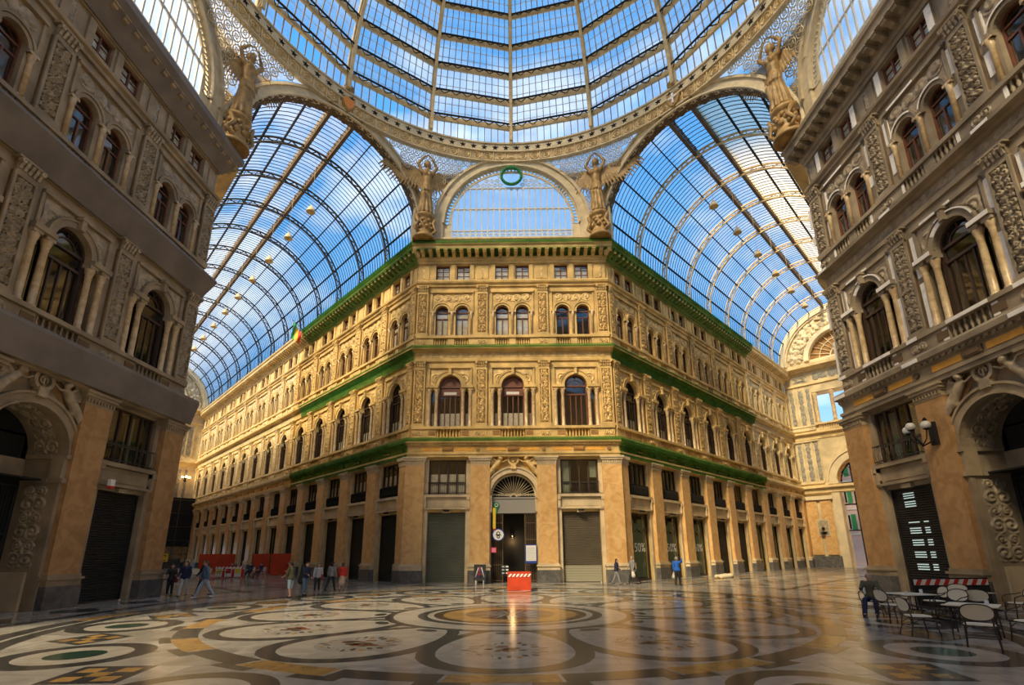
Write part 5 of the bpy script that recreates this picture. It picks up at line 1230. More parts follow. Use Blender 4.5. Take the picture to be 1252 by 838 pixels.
# outer band of alternating stones
for k in range(28):
    a = 2 * pi * k / 28; piece('band_stone', [annseg(8.75, 9.3, a - pi / 28 + .004, a + pi / 28 - .004)], .002, 'm_yellow' if k % 2 == 0 else 'm_grey')
# ring of circles outside it
for k in range(14):
    a = 2 * pi * (k + 1) / 14; cx, cy = fpol(11.0, a)
    piece('ring_stone', [circ(cx, cy, 1.45)], .0022, 'm_grey'); piece('disc_stone', [circ(cx, cy, 1.02)], .0032, 'm_cream'); piece('core_stone', [circ(cx, cy, .54)], .0042, 'm_green')
    b = a + pi / 14; cx, cy = fpol(11.0, b); ra = -b
    def dia(cx, cy, w, h, ang): return [(cx + w * cos(ang), cy + w * sin(ang)), (cx - h * sin(ang), cy + h * cos(ang)), (cx - w * cos(ang), cy - w * sin(ang)), (cx + h * sin(ang), cy - h * cos(ang))]
    piece('lozenge', [dia(cx, cy, 1.0, .9, b)], .0026, 'm_grey')
    ux, uy = cos(b), sin(b)
    for (p, q) in ((0, 0), (.5, 0), (-.5, 0), (0, .45), (0, -.45)): piece('lozenge_stone', [dia(cx + p * ux - q * uy, cy + p * uy + q * ux, .26, .24, b)], .0032, 'm_yellow')
    for s in (-1, 1):   # curved grey fillets joining circle and bands
        piece('fillet', [annseg(9.31, 9.55, b + s * .12 - .05, b + s * .12 + .05, 4)], .002, 'm_grey')
        piece('fillet', [annseg(12.35, 12.75, b - .1, b + .1, 4)] if s > 0 else [annseg(12.35, 12.75, a - .12, a + .12, 4)], .0016, 'm_grey')
for k in range(36): a = 2 * pi * k / 36; piece('outer_band', [annseg(12.9, 13.35, a - pi / 36 + .003, a + pi / 36 - .003, 3)], .002, 'm_grey' if k % 3 else 'm_yellow')
# twelve egg-shaped fields with mosaics
def egg(rc, a, hr, ht, n=30, grow=0):
    P = []
    for k in range(n):
        q = 2 * pi * k / n; rr = rc + (hr + grow) * cos(q); tt = (ht + grow) * sin(q) * (1 + .28 * cos(q))
        ca, sa = cos(a), sin(a); x, y = rr * sin(a) + tt * ca, rr * cos(a) - tt * sa
        P.append((FC[0] + x * SX, FC[1] - y))
    return P
ZD = ['m_brown', 'm_red', 'm_yellow']
for k in range(12):
    a = 2 * pi * k / 12
    piece('egg_band', [egg(6.0, a, 2.35, 1.4, grow=.32)], .002 + .0001 * (k % 3), 'm_grey'); piece('egg_field', [egg(6.0, a, 2.3, 1.36)], .0034 + .0001 * (k % 3), 'm_cream')
    cx, cy = FC[0] + 6.5 * sin(a) * SX, FC[1] - 6.5 * cos(a)
    piece('mosaic_ring', [[(cx + 1.02 * cos(2 * pi * j / 32), cy + 1.02 * sin(2 * pi * j / 32)) for j in range(32)]], .0041, 'm_yellow' if False else 'm_white')
    rq = random.Random(40 + k); L = [[], [], []]
    for j in range(26):
        q = 2 * pi * j / 26; r = .74 + .12 * (j % 2)
        L[0 if j % 3 else 2].append([(cx + (r + .13 * cos(t) * cos(q) * 1 - .06 * sin(t) * sin(q)) * cos(q) - .05 * sin(t) * sin(q), cy + (r + .13 * cos(t)) * sin(q) + .05 * sin(t) * cos(q)) for t in [2 * pi * i / 6 for i in range(6)]])
    for j in range(16):
        q = rq.uniform(0, 2 * pi); r = rq.uniform(0, .42); w = rq.uniform(.05, .13)
        L[1 if j % 2 else 0].append([(cx + r * cos(q) + w * cos(t) * 1.6, cy + r * sin(q) + w * sin(t)) for t in [2 * pi * i / 6 + q for i in range(6)]])
    for i in range(3):
        if i == 1 or True: o = piece('mosaic', L[i], .0048 + .0003 * i, ZD[i]); o['kind'] = 'stuff'
    cx, cy = FC[0] + 4.2 * sin(a) * SX, FC[1] - 4.2 * cos(a); piece('small_disc', [circ(cx, cy, .34, 16, .2, a)], .0046, 'm_grey')
# centre: rings and a wind star
for r, m, z in ((3.95, 'm_grey', .0046), (3.7, 'm_cream', .0052), (2.95, 'm_grey', .0058), (2.65, 'm_cream', .0062), (2.45, 'm_brown', .0066), (2.15, 'm_yellow', .007), (1.45, 'm_brown', .0074)):
    piece('centre_ring', [[fpol(r, 2 * pi * k / 48) for k in range(48)]], z, m)
for k in range(16):
    a = 2 * pi * k / 16; R = 2.0 if k % 2 == 0 else 1.3
    piece('star_point', [[fpol(0.001, a), fpol(.45, a - .25), fpol(R, a)]], .0080, 'm_cream'); piece('star_point', [[fpol(.001, a), fpol(R, a), fpol(.45, a + .25)]], .0080, 'm_grey')
# bands running into the arms and towards the corners
for (ox, oy, ang, L_) in ((-13.4, 31.3, pi / 4, 14), (13.4, 31.3, -pi / 4, 9), (-13.4, 4.6, 3 * pi / 4, 2), (13.4, 4.6, -3 * pi / 4, 2)):
    ca, sa = cos(ang), sin(ang)
    T = lambda x, y: (ox + x * ca - y * sa, oy + x * sa + y * ca)
    for s in (-6.6, -3.2, 2.8, 6.2): piece('strip', [[T(s, -1), T(s + .4, -1), T(s + .4, L_ * 5), T(s, L_ * 5)]], .0015, 'm_grey')
    for k in range(L_):
        y = k * 5 + 1
        piece('strip', [[T(-6.6, y - .9), T(6.6, y - .9), T(6.6, y - .5), T(-6.6, y - .5)]], .0013, 'm_grey')
        for x in (-4.7, 0, 4.7): piece('lozenge', [[T(x - 1.2, y + 1.8), T(x, y + .4), T(x + 1.2, y + 1.8), T(x, y + 3.2)]], .002, 'm_yellow' if x else 'm_grey'); piece('disc_stone', [[T(x + .5 * cos(q), y + 1.8 + .5 * sin(q)) for q in [2 * pi * i / 14 for i in range(14)]]], .003, 'm_green' if x else 'm_cream')
for s in (-1, 1):
    for k in range(5): piece('border_stone', [[(s * 15.2, 11 + k * 3.0), (s * 15.7, 11 + k * 3), (s * 15.7, 13.8 + k * 3), (s * 15.2, 13.8 + k * 3)]], .002, 'm_grey')
    for k in range(4): piece('lozenge', [[(s * 16.9 - 1, 13 + k * 3.4), (s * 16.9, 12 + k * 3.4), (s * 16.9 + 1, 13 + k * 3.4), (s * 16.9, 14 + k * 3.4)]], .002, 'm_grey'); 
for k in range(6): piece('border_stone', [[(-7.6 + k * 2.55, 32.4), (-5.15 + k * 2.55, 32.4), (-5.15 + k * 2.55, 32.8), (-7.6 + k * 2.55, 32.8)]], .002, 'm_grey' if k % 2 else 'm_yellow')
for k in range(5): piece('lozenge', [[(-6 + k * 3 - 1.1, 34.1), (-6 + k * 3, 33.3), (-6 + k * 3 + 1.1, 34.1), (-6 + k * 3, 34.9)]], .002, 'm_grey')

# ------------------------------------------------------------------ cafe furniture
def ch_seat(mb): mb.add(*oval_pad((0, 0, .45), .24, .23, .035))
def oval_pad(c, rx, ry, h):
    n = 16; vs = []
    for z, k in ((-h / 2, .96), (0, 1), (h / 2, .93)):
        for i in range(n):
            a = 2 * pi * i / n; q = lambda v: math.copysign(abs(v) ** .7, v); vs.append((c[0] + rx * k * q(cos(a)), c[1] + ry * k * q(sin(a)), c[2] + z))
    fs = [(r * n + i, r * n + (i + 1) % n, (r + 1) * n + (i + 1) % n, (r + 1) * n + i) for r in range(2) for i in range(n)] + [tuple(range(n))[::-1], tuple(range(2 * n, 3 * n))]
    return vs, fs
def back_pt(u, v):   # curved oval back; u,v in -1..1
    a = u * 1.05; return (.27 * sin(a) * 1.05, .20 + .07 * cos(a) - .02 + .05 * (v + 1) * .5, .72 + .17 * v * sqrt(max(0, 1 - .28 * u * u)))
def ch_back(mb):
    N = 12; M_ = 6; vs = []
    for s in (0, .012):
        for j in range(M_ + 1):
            for i in range(N + 1):
                u = -1 + 2 * i / N; lim = max(0, 1 - abs(u) ** 2.6) ** .5; v = (-1 + 2 * j / M_) * lim; p = back_pt(u, v); vs.append((p[0], p[1] + s, p[2]))
    K_ = (N + 1) * (M_ + 1)
    fs = [(j * (N + 1) + i, j * (N + 1) + i + 1, (j + 1) * (N + 1) + i + 1, (j + 1) * (N + 1) + i) for j in range(M_) for i in range(N)]
    mb.add(vs, fs + [tuple(K_ + q for q in f[::-1]) for f in fs], 0, True)
def ch_rim(mb):
    P = []
    for k in range(24): t = 2 * pi * k / 24; u = cos(t); v = sin(t); u2 = math.copysign(abs(u) ** .8, u); v2 = math.copysign(abs(v) ** .9, v); p = back_pt(u2, v2 * 1); P.append((p[0], p[1] + .006, p[2]))
    mb.tube(P, .014, 6, closed=True)
def ch_arm(s):
    return lambda mb: mb.tube([(s * .27, .22, .74), (s * .29, .1, .70), (s * .29, -.1, .68), (s * .275, -.22, .62), (s * .25, -.24, .46)], .013, 6)
def ch_leg(s, f):
    return (lambda mb: mb.tube([(s * .23, -.21, .46), (s * .235, -.22, .25), (s * .245, -.26, .0)], .014, 6)) if f else (lambda mb: mb.tube([(s * .2, .25, .6), (s * .2, .21, .44), (s * .22, .24, .2), (s * .24, .30, .0)], .014, 6))
def ch_str(mb):
    for z in (.2, .24): mb.tube([(-.23, -.23, z), (.23, -.23, z)], .009, 5); mb.tube([(-.22, .24, z), (.22, .24, z)], .009, 5)
    for s in (-1, 1):
        mb.tube([(s * .235, -.23, .22), (s * .22, .24, .22)], .009, 5)
        mb.tube([(s * .235, -.22, .3), (s * .12, -.2, .42)], .008, 5); mb.tube([(s * .21, .21, .3), (s * .21, .0, .42)], .008, 5)
    mb.tube([(-.24, -.22, .435), (.24, -.22, .435), (.24, .22, .435), (-.24, .22, .435)], .012, 5, closed=True)
def chair(label, loc, rz, group='rattan chairs of the cafe on the right', light=False, first=[None, None]):
    k = 1 if light else 0; fm = 'bag_white' if light else 'bamboo'
    if first[k] is None:
        o = ob('cafe_chair', None); first[k] = o; o.scale = (1.15, 1.15, 1.03)
        ob('seat', proto(('seat', k), ch_seat, ['rattan']), o); ob('backrest', proto(('backrest', k), ch_back, ['rattan']), o); ob('back_rim', proto(('rim', k), ch_rim, [fm]), o)
        for s in (-1, 1):
            ob('armrest', proto(('arm', k, s), ch_arm(s), [fm]), o)
            for f in (0, 1): ob('leg', proto(('leg', k, s, f), ch_leg(s, f), [fm]), o)
        ob('stretcher', proto(('stretcher', k), ch_str, [fm]), o)
    else: o = copy_tree(first[k])
    o.location = loc; o.rotation_euler = (0, 0, rz); return tag(o, label, 'chair', group)
def table(label, loc, rz, w=.36, group='cafe tables on the right', name='cafe_table'):
    o = ob(name, None, None, loc, rz, label, 'table', group)
    ob('tabletop', proto(('tabletop', w), lambda mb: (mb.bx(-w, w, -w, w, .72, .745), mb.bx(-w - .01, w + .01, -w - .01, w + .01, .73, .74)), ['rattan']), o)
    for sx in (-1, 1):
        for sy in (-1, 1): ob('leg', proto(('tleg', w, sx, sy), lambda mb: mb.tube([(sx * w * .8, sy * w * .8, .72), (sx * w * .86, sy * w * .86, 0)], .016, 6), ['bamboo']), o)
    ob('apron', proto(('apron', w), lambda mb: mb.tube([(-w * .82, -w * .82, .69), (w * .82, -w * .82, .69), (w * .82, w * .82, .69), (-w * .82, w * .82, .69)], .012, 5, closed=True), ['bamboo']), o)
    return o
ta = table('small cafe table in front of the seated man', (12.75, 16.5, 0), .1, .5)
tb = table('cafe table with a dark letter K printed on its top, nearest the camera', (11.75, 13.15, 0), .75, .5)
text(tb, 'K', (-.13, -.1, .746), .32, 'black', rx=0, ext=.001)
ob('napkin_card', proto('card', lambda mb: mb.bx(-.05, .05, -.02, .02, .745, .86), ['white']), None, (11.95, 12.95, 0), .3, 'white card standing on the table printed with K', 'card')
tc_ = table('cafe table furthest to the right, behind the table printed with K', (15.0, 17.0, 0), 0.1, .5)
for (x, y, r, lab) in ((11.75, 15.95, pi / 2, 'rattan chair facing right at the left edge of the cafe seats'), (13.45, 15.75, -pi / 2 + .3, "rattan chair on the right of the seated man's table, nearer us"),
                       (14.0, 17.1, -pi / 2 - .2, "rattan chair partly hidden behind the right side of the seated man's table"), (10.45, 13.3, pi / 2 - .2, 'rattan chair turned sideways on the left of the table printed with K'),
                       (10.6, 11.75, 2.42, 'rattan chair nearest the camera with its back to us'), (14.35, 15.9, 2.4, 'rattan chair with its back to us behind the table printed with K'),
                       (15.9, 16.2, -pi / 2 - .3, 'rattan chair facing left at the rear right cafe table'), (12.2, 12.2, -pi / 2 + .2, 'rattan chair cut by the right edge of the picture'), (15.6, 17.9, -.5, 'rattan chair facing us beyond the rear right cafe table')):
    rr = r
    chair(lab, (x, y, 0), rr)
ob('cup', proto('cup', lambda mb: mb.lathe([(.025, 0), (.035, .07)], 8), ['white']), None, (12.6, 16.4, .745), 0, 'white cup on the seated man\'s table', 'cup')
ob('menu_holder', proto('menu', lambda mb: mb.bx(-.04, .04, -.02, .02, 0, .14), ['white']), None, (13.0, 16.3, .745), 0, 'small white menu holder on the seated man\'s table', 'menu')
def barrier(mb):
    for x in (-1.35, 1.35): mb.tube([(x, 0, 0), (x, 0, 1.1)], .03, 6); mb.bx(x - .04, x + .04, -.3, .3, 0, .04)
    mb.tube([(-1.35, 0, 1.08), (1.35, 0, 1.08)], .03, 6)
t = ob('striped_barrier', proto('barrier', barrier, ['iron_dark']), None, (15.9, 18.6, 0), 0, 'red and white striped barrier behind the cafe tables', 'barrier')
ob('striped_rail', proto('st2', lambda mb: stripes(mb, 1.33, .86, 1.06, -.05, 8), ['white', 'red']), t)
ob('mesh_sheet', proto('ms', lambda mb: mb.bx(-1.3, 1.3, -.01, .01, .1, .85), ['shutter_black']), t)

# far left: panels, barriers, light chairs
for (x, y, w, r, lab) in ((-28.3, 55.7, .95, .2, 'left one of the two tall red hoarding panels by the left range'), (-23.8, 51.0, .95, .15, 'right one of the two tall red hoarding panels by the left range'), (-35.2, 59.0, 1.9, .3, 'long red hoarding behind the seated people at the far left')):
    ob('red_hoarding', proto(('hoard', w), lambda mb: (mb.bx(-w, w, -.04, .04, .05, 2.15), mb.bx(-w, -w + .08, -.3, .3, 0, .08), mb.bx(w - .08, w, -.3, .3, 0, .08), mb.bx(-w, w, -.07, .07, 1.05, 1.12), mb.bx(-.04, .04, -.07, .07, .05, 2.15)), ['panel_red']), None, (x, y, 0), r, lab, 'hoarding', 'red hoarding panels by the left range')
t = ob('poster_barrier', proto('bar2', lambda mb: (mb.bx(-1.3, 1.3, -.03, .03, .1, 1.05), mb.bx(-1.3, -1.22, -.2, .2, 0, .05), mb.bx(1.2, 1.3, -.2, .2, 0, .05)), ['red']), None, (-25.6, 45.2, 0), 0, 'red and white barrier with posters in front of the far cafe', 'barrier')
ob('striped_rail', proto('st3', lambda mb: stripes(mb, 1.3, .8, 1.03, -.05, 8), ['white', 'red']), t)
for k in range(3): ob('poster', proto(('poster', k % 2), lambda mb: (mb.bx(-.3, .3, -.06, -.04, .15, .95, 0), mb.bx(-.24, .24, -.07, -.06, .45, .85, 1)), ['white', 'yellow' if k % 2 == 0 else 'red']), t, (-.95 + k * .85, 0, 0))
lc = 'light chairs of the cafe at the far left'
for k in range(7):
    x, y = -29.5 + (k % 4) * .95, 43.5 + (k // 4) * 1.4
    chair('white cafe chair at the far left cafe, %s from the left in the %s row' % (ORD[k % 4], 'front' if k < 4 else 'back'), (x, y, 0), (k * 1.9) % 6, lc, True)
for k in range(3): table('low white cafe table at the far left, %s from the left' % ORD[k], (-29.1 + k * 1.7, 44.2, 0), .2, .34, 'cafe tables at the far left')
t = ob('menu_stand', proto('mst', lambda mb: (mb.tube([(0, 0, 0), (0, 0, 1.9)], .03, 5), mb.bx(-.25, .25, -.25, .25, 0, .05), mb.bx(-.3, .3, -.05, 0, 1.5, 2.2, 1)), ['iron_dark', 'yellow']), None, (-31.2, 44.5, 0), 0, 'stand with a yellow sign at the far left cafe', 'sign stand')
ob('lettering_bar', proto('lbar', lambda mb: (mb.arch_ring(0, 1.95, .08, .14, .05, .06, 10, -.5, 3.5), mb.bx(-.16, .16, -.06, -.05, 1.58, 1.64)), ['black']), t)
t = ob('sleeping_bundle', blob('bundle', [((-1.0, 0, .14), (1.0, 0, .16), .16, .2), ((-.7, -.25, .1), (.5, -.2, .12), .12, .16), ((.8, -.1, .16), (1.2, 0, .12), .2, .14), ((-.2, .15, .18), (.5, .1, .24), .14, .12)], .05, 'cream'), None, (16.9, 41.2, 0), .6, 'crumpled pale bundle lying on the floor by the right range', 'bundle')
# Italian tricolour on its pole
M = wl.matrix_world
t = ob('flag', proto('pole', lambda mb: mb.tube([(0, 0, 0), (0, -2.3, 1.5)], .035, 5), ['iron_dark']), None, M @ Vector((-21.9, -.2, 26.4)), -pi / 4, 'green, white and red flag on a slanting pole at the end of the green netting', 'flag')
def flg(mb):
    N = 12
    for c in range(3):
        vs = []
        for j in range(7):
            for i in range(5):
                u = c + i / 4; w = .12 * sin(u * 2.4 + j * .7)
                vs.append((w + .1 * u, -2.2 + u * .30 - .1 * j / 6, 1.35 - u * .42 - j * .34 * (1 - .12 * u)))
        mb.add(vs, [(j * 5 + i, j * 5 + i + 1, (j + 1) * 5 + i + 1, (j + 1) * 5 + i) for j in range(6) for i in range(4)], c, True)
ob('cloth', proto('flag_cloth', flg, ['flag_green', 'yellow', 'flag_red']), t)
# globe lamps
def bracket(mb):
    mb.box(-.16, .16, 0, .12, -.5, .5)
    mb.tube([(0, -.1, -.3), (0, -.6, -.55), (0, -.95, -.1), (0, -1.0, .1)], .035, 6)
    mb.tube([(0, -.6, -.5), (-.35, -.7, -.3), (-.5, -.75, .05)], .025, 6); mb.tube([(0, -.6, -.5), (.35, -.7, -.3), (.5, -.75, .05)], .025, 6)
    for x, y, z in ((0, -1.0, .1), (-.5, -.75, .05), (.5, -.75, .05)): mb.lathe([(.05, 0), (.14, .06), (.1, .1)], 8, (x, y, z)); mb.lathe([(.1, 0), (.03, .12)], 8, (x, y, z + .42))
def lamp(wall, s, z, label, lit=False, w=None):
    M = wall.matrix_world
    t = ob('wall_lamp', proto('bracket', bracket, ['iron_dark']), None, M @ Vector((s, -.44, z)), wall.rotation_euler.z, label, 'lamp')
    for x, y, zz in ((0, -1.0, .3), (-.5, -.75, .25), (.5, -.75, .25)):
        ob('globe', proto(('globe', lit), lambda mb: mb.sphere((0, 0, 0), .19, 12, 8), ['lamp_glow' if lit else 'globe']), t, (x, y, zz))
bpy.context.view_layer.update()
lamp(wsr, -2.55, 7.0, 'three-globe wall lamp on the pilaster between the shutter and the archway on the right')
lamp(wf, 13.6, 15.0, 'lit globe lamp high on the end wall of the left arm, right-hand one', True); lamp(wf, 11.2, 15.8, 'lit globe lamp high on the end wall of the left arm, left-hand one', True)
ob('alarm_box', proto('alarm', lambda mb: (mb.bx(-.12, .12, -.15, 0, 0, .3, 0), mb.bx(-.12, .12, -.16, 0, -.12, 0, 1)), ['white', 'red']), None, (-18.4, 22.0, 5.15), pi / 2, 'white and red alarm box at the top left of the black shutter on the left', 'alarm')
t = ob('gate_notice', proto('gn', lambda mb: (mb.bx(-.22, .22, -.02, 0, 0, .6, 0), mb.bx(-.18, .18, -.03, -.02, .2, .4, 1)), ['red', 'white']), None, (-20.35, 19.1, 1.9), pi / 2, 'red and white notice on the iron gate of the left archway', 'notice')
for k in range(2): ob('litter', proto('litter', lambda mb: (mb.lathe([(.03, 0), (.045, .09)], 6)), ['white']), None, (-18.2 if k else 6.1, 23.6 if k else 35.6, .012), 0, 'white paper cup on the floor against the %s shutter' % ('black' if k else 'brown'), 'litter')
# ------------------------------------------------------------------ people
def person(label, loc, rz, H=1.72, top='navy', bot='denim', shoe='black', hair='hair_dark', stride=.18, arms=((.0, .1), (.0, .1)), shorts=False, coat=0, bag=None, hairlen=0, seated=False, skirt=False, phone=None, bald=False, back=None, sleeves=True):
    """arms: per side (forward swing of the upper arm, bend of the elbow) in radians; faces -y"""
    s = H / 1.72; V = lambda x, y, z: Vector((x, y, z)) * s
    root = ob('person', None, None, loc, rz, label, 'person')
    J = {}
    hipz = .50 if seated else .90
    for sd, q in ((-1, 1), (1, -1)):
        hip = V(sd * .09, 0, hipz)
        if seated: kn = V(sd * .14, -.42, .50); an = V(sd * .15, -.50 + (.0 if sd > 0 else -.18), .08)
        else:
            a = q * stride / .42 * .5; kn = V(sd * .095, -.42 * sin(a) - (.03 if q > 0 else 0), hipz - .41 * cos(a)); an = kn + V(0, -.4 * sin(a) + (.10 if q < 0 else .02), -.40 * cos(a * .8))
            an.z = .085 * s + (.03 * s if q < 0 and stride > .1 else 0)
        J[sd] = (hip, kn, an, an + V(0, -.14, -.045))
    dz = hipz - .90; lean = -.03 if not seated else .02
    sh = {}
    for sd, (sw, el) in zip((-1, 1), arms):
        S = V(sd * .19, lean, 1.42 + dz); E = S + V(sd * .05, -.29 * sin(sw), -.29 * cos(sw)); Wp = E + V(-sd * .02, -.25 * sin(sw + el), -.25 * cos(sw + el)); sh[sd] = (S, E, Wp, (Wp - E).normalized())
    neck = V(0, lean, 1.47 + dz); head = V(0, lean - .03, 1.615 + dz)
    C = []
    a = lambda p, q, r0, r1=None: C.append((p, q, r0 * s, (r1 or r0) * s))
    a(V(0, 0, .95 + dz), V(0, lean, 1.15 + dz), .13, .12); a(V(0, lean, 1.15 + dz), V(0, lean, 1.34 + dz), .125, .14); a(V(-.13, lean, 1.40 + dz), V(.13, lean, 1.40 + dz), .065)
    a(neck - V(0, 0, .06), head - V(0, 0, .06), .055, .052); a(head + V(0, .01, .03), head + V(0, -.0, -.03), .093, .078); a(head + V(0, -.02, -.06), head + V(0, -.045, -.08), .055, .04)
    a(head + V(0, -.085, .0), head + V(0, -.11, -.03), .014, .019); a(head + V(-.03, -.085, -.055), head + V(.03, -.085, -.055), .012)
    for sd in (-1, 1): a(head + V(sd * .085, .01, .01), head + V(sd * .09, .015, -.03), .018, .014)
    for sd in (-1, 1):
        h, k, n, t = J[sd]; a(h, k, .085, .055); a(k, n, .055, .036); a(n, t, .035, .032)
        S, E, Wp, d = sh[sd]; a(S, E, .055, .04); a(E, Wp, .04, .026)
        pal = Wp + d * .05 * s; a(Wp, pal, .026, .034); fwd = Vector((0, -1, 0)); fwd = (fwd - d * fwd.dot(d)).normalized()
        for f in range(4): b = pal + fwd * (.024 - .016 * f) * s + d * .02 * s; a(b, b + d * (.035 + .006 * (f in (1, 2))) * s, .0095, .009); b2 = b + d * (.04) * s; a(b2, b2 + d * .02 * s + V(-sd * .014, 0, 0), .009, .008)
        a(Wp + d * .02 * s + fwd * .02 * s, pal + fwd * .05 * s, .011, .0095)
    me = blob('body', C, .0135 * s, 'skin', 1); ob('body', me, root)
    # face
    for sd in (-1, 1): ob('eye', proto('eye', lambda mb: mb.sphere((0, 0, 0), .011, 6, 4), ['black']), root, head + V(sd * .032, -.083, .008))
    ob('mouth', proto('mouth', lambda mb: mb.bx(-.022, .022, -.004, .004, -.004, .004), ['lips']), root, head + V(0, -.098, -.055))
    if not bald:
        C = []; a(head + V(0, .02, .055), head + V(0, .035, .01), .088, .085)
        for q in range(5): x = -.07 + .035 * q; a(head + V(x, -.03, .085), head + V(x * 1.1, .07, .0), .035, .03)
        if hairlen: [a(head + V(x, .05, 0), head + V(x * 1.3, .09, -hairlen), .05, .04) for x in (-.06, 0, .06)]
        ob('hair', blob('hair', C, .022 * s, hair, 2), root)
    C = []   # upper garment
    a(V(0, 0, .97 + dz - coat), V(0, lean, 1.15 + dz), .165, .15); a(V(0, lean, 1.15 + dz), V(0, lean, 1.34 + dz), .155, .165); a(V(-.15, lean, 1.38 + dz), V(.15, lean, 1.38 + dz), .085); a(V(0, lean, 1.40 + dz), V(0, lean, 1.46 + dz), .085, .07)
    a(V(-.08, 0, .95 + dz - coat), V(.08, 0, .95 + dz - coat), .13)
    for sd in (-1, 1):
        S, E, Wp, d = sh[sd]; a(S, E, .074, .058)
        if sleeves: a(E, Wp - d * .01, .058, .042)
    if back == 'hood': a(V(-.06, .08, 1.45 + dz), V(.06, .08, 1.45 + dz), .06)
    ob('jacket' if sleeves else 'shirt', blob('top', C, .022 * s, top, 2), root)
    C = []
    if skirt: a(V(0, 0, .95), V(0, 0, .5), .15, .2)
    else:
        a(V(-.07, 0, hipz + .03), V(.07, 0, hipz + .03), .12)
        for sd in (-1, 1):
            h, k, n, t = J[sd]; a(h, k, .105, .078)
            if shorts: pass
            else: a(k, n, .078, .058)
    ob('skirt' if skirt else ('shorts' if shorts else 'trousers'), blob('legwear', C, .02 * s, bot, 2), root)
    for sd in (-1, 1):
        h, k, n, t = J[sd]; C = []; a(n - V(0, -.04, .035), t + V(0, -.02, -.005), .042, .04); o = ob('shoe', blob('shoe', C, .016 * s, shoe, 1), root)
    S, E, Wp, d = sh[1]
    if bag == 'shopping': ob('bag', blob('bag', [(Wp + V(-.02, 0, -.18), Wp + V(.02, 0, -.36), .1 * s, .13 * s)], .02, 'bag_white', 2), None, Matrix.Translation(loc) @ Vector((0, 0, 0)), rz, 'white shopping bag carried by the %s' % label[:40].rsplit(' ', 1)[0], 'bag')
    if bag == 'shoulder': ob('bag', blob('bag', [(V(.22, .05, 1.0), V(.24, .02, .82), .09, .11)], .02, 'burgundy', 2), None, loc, rz, 'dark red shoulder bag worn by the ' + label[:40].rsplit(' ', 1)[0], 'bag')
    if bag == 'case': ob('instrument_case', blob('case', [(V(.02, .24, 1.55), V(.02, .26, 1.2), .1, .12), (V(.02, .26, 1.2), V(.02, .28, .75), .12, .2)], .03, 'black', 2), None, loc, rz, 'black instrument case carried upright on the back of a man', 'instrument case')
    return root
def at_px(x, y): return (x, y, .009)
person('woman in dark coat with a pink bag standing by the left pilaster', at_px(-18.0, 26.6), .5, 1.58, 'black', 'black', arms=((.5, 1.0), (.3, 1.2)), stride=.02, hairlen=.12, coat=.08, bag='shoulder')
person('person in a navy hooded jacket and pale trousers walking at the left', at_px(-16.9, 26.0), .3, 1.74, 'navy', 'pale_grey', arms=((.2, .6), (-.1, .3)), back='hood')
person('person in a dark coat beside the denim jacket walker', at_px(-16.1, 26.4), -.4, 1.78, 'black', 'black', arms=((.3, .5), (.2, .4)), coat=.1, stride=.3)
person('walker in a denim jacket and jeans with white shoes', at_px(-15.3, 25.2), -.9, 1.74, 'denim', 'pale_blue', shoe='white', hair='hair_brown', arms=((.4, .3), (-.3, .3)), stride=.34)
person('man in an olive top and blue shorts standing left of the instrument case', at_px(-10.95, 25.05), -1.9, 1.66, 'olive', 'pale_blue', shorts=True, arms=((.9, .8), (.2, .9)), stride=.04, sleeves=False)
person('man in dark clothes carrying a black instrument case', at_px(-10.9, 26.6), 1.2, 1.64, 'navy', 'denim', arms=((.3, 1.0), (.1, .6)), stride=.06, bag='case')
person('woman in a light top with a dark red bag, left group', at_px(-11.0, 28.5), .3, 1.55, 'pale_grey', 'black', hair='hair_brown', arms=((.1, .4), (-.2, .2)), stride=.25, hairlen=.2, bag='shoulder')
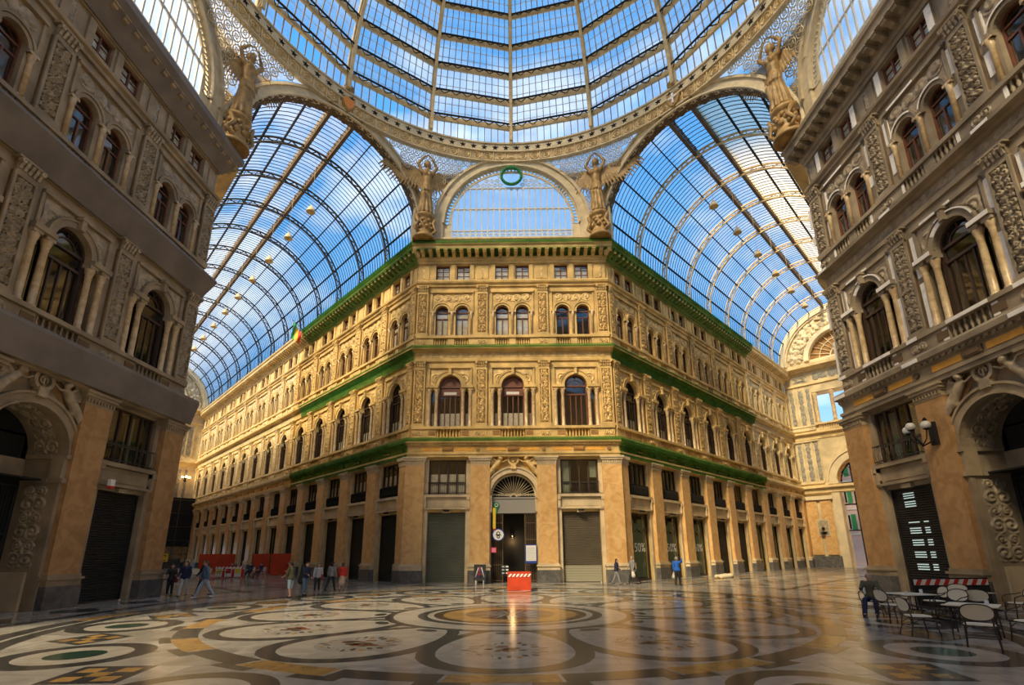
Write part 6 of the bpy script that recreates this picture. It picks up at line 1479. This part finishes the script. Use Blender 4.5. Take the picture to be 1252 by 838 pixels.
person('woman with long black hair and dark trousers, seen from behind', at_px(-10.5, 29.2), pi - .3, 1.6, 'grey_cloth', 'black', arms=((.2, .3), (-.2, .2)), stride=.3, hairlen=.28)
person('woman in a red top and beige skirt beside the black-haired woman', at_px(-10.0, 29.6), pi + .2, 1.55, 'red', 'beige_dress', hair='hair_brown', skirt=True, arms=((.1, .3), (.1, .2)), stride=.1, hairlen=.2)
person('woman in a dark jacket and patterned trousers walking by the right pilaster', at_px(6.85, 33.9), 1.2, 1.62, 'navy', 'grey_cloth', hair='hair_dark', arms=((.3, .7), (-.2, .5)), stride=.25, hairlen=.15)
person('man in a dark grey coat carrying a bag by the first shop window', at_px(8.0, 34.0), -1.3, 1.8, 'grey_cloth', 'black', hair='hair_grey', arms=((.3, .5), (.1, .2)), coat=.12, stride=.3, bag='shopping')
person('man in a bright blue jacket and dark trousers walking by the shop windows', at_px(10.4, 32.3), 2.6, 1.74, 'bright_blue', 'black', hair='hair_grey', arms=((1.5, 1.3), (.0, .1)), stride=.12, bag='shopping')
person('bald man in an olive jacket sitting at the cafe table', (12.15, 17.35, .01), -.75, 1.72, 'olive', 'navy', bald=True, seated=True, arms=((.8, 1.0), (.7, 1.1)), shoe='black')
chair('rattan chair under the seated bald man', (12.18, 17.4, 0), -.75)
for k, (x, y, c) in enumerate(((-26.6, 47.2, 'black'), (-25.0, 47.6, 'navy'), (-23.6, 46.8, 'navy'))):
    person(['person in black sitting at the far cafe, left of three', 'person in navy sitting in the middle of the three at the far cafe', 'person in navy sitting rightmost at the far cafe'][k], (x, y, .01), .4 - .4 * k, 1.7, c, 'black', seated=True, arms=((.7, 1.0), (.6, 1.0)))
    chair('white cafe chair under a seated person at the far cafe, %s of three' % ['left', 'middle', 'right'][k], (x, y + .05, 0), .4 - .4 * k, lc, True)
for k, (x, y) in enumerate(((52.5, 72.5), (50.0, 71.5))): person(['person in dark clothes at the street stall', 'person in a blue top near the open archway'][k], (x, y, .0), 1 + k, 1.7, ['black', 'blue'][k], 'black', stride=.1)
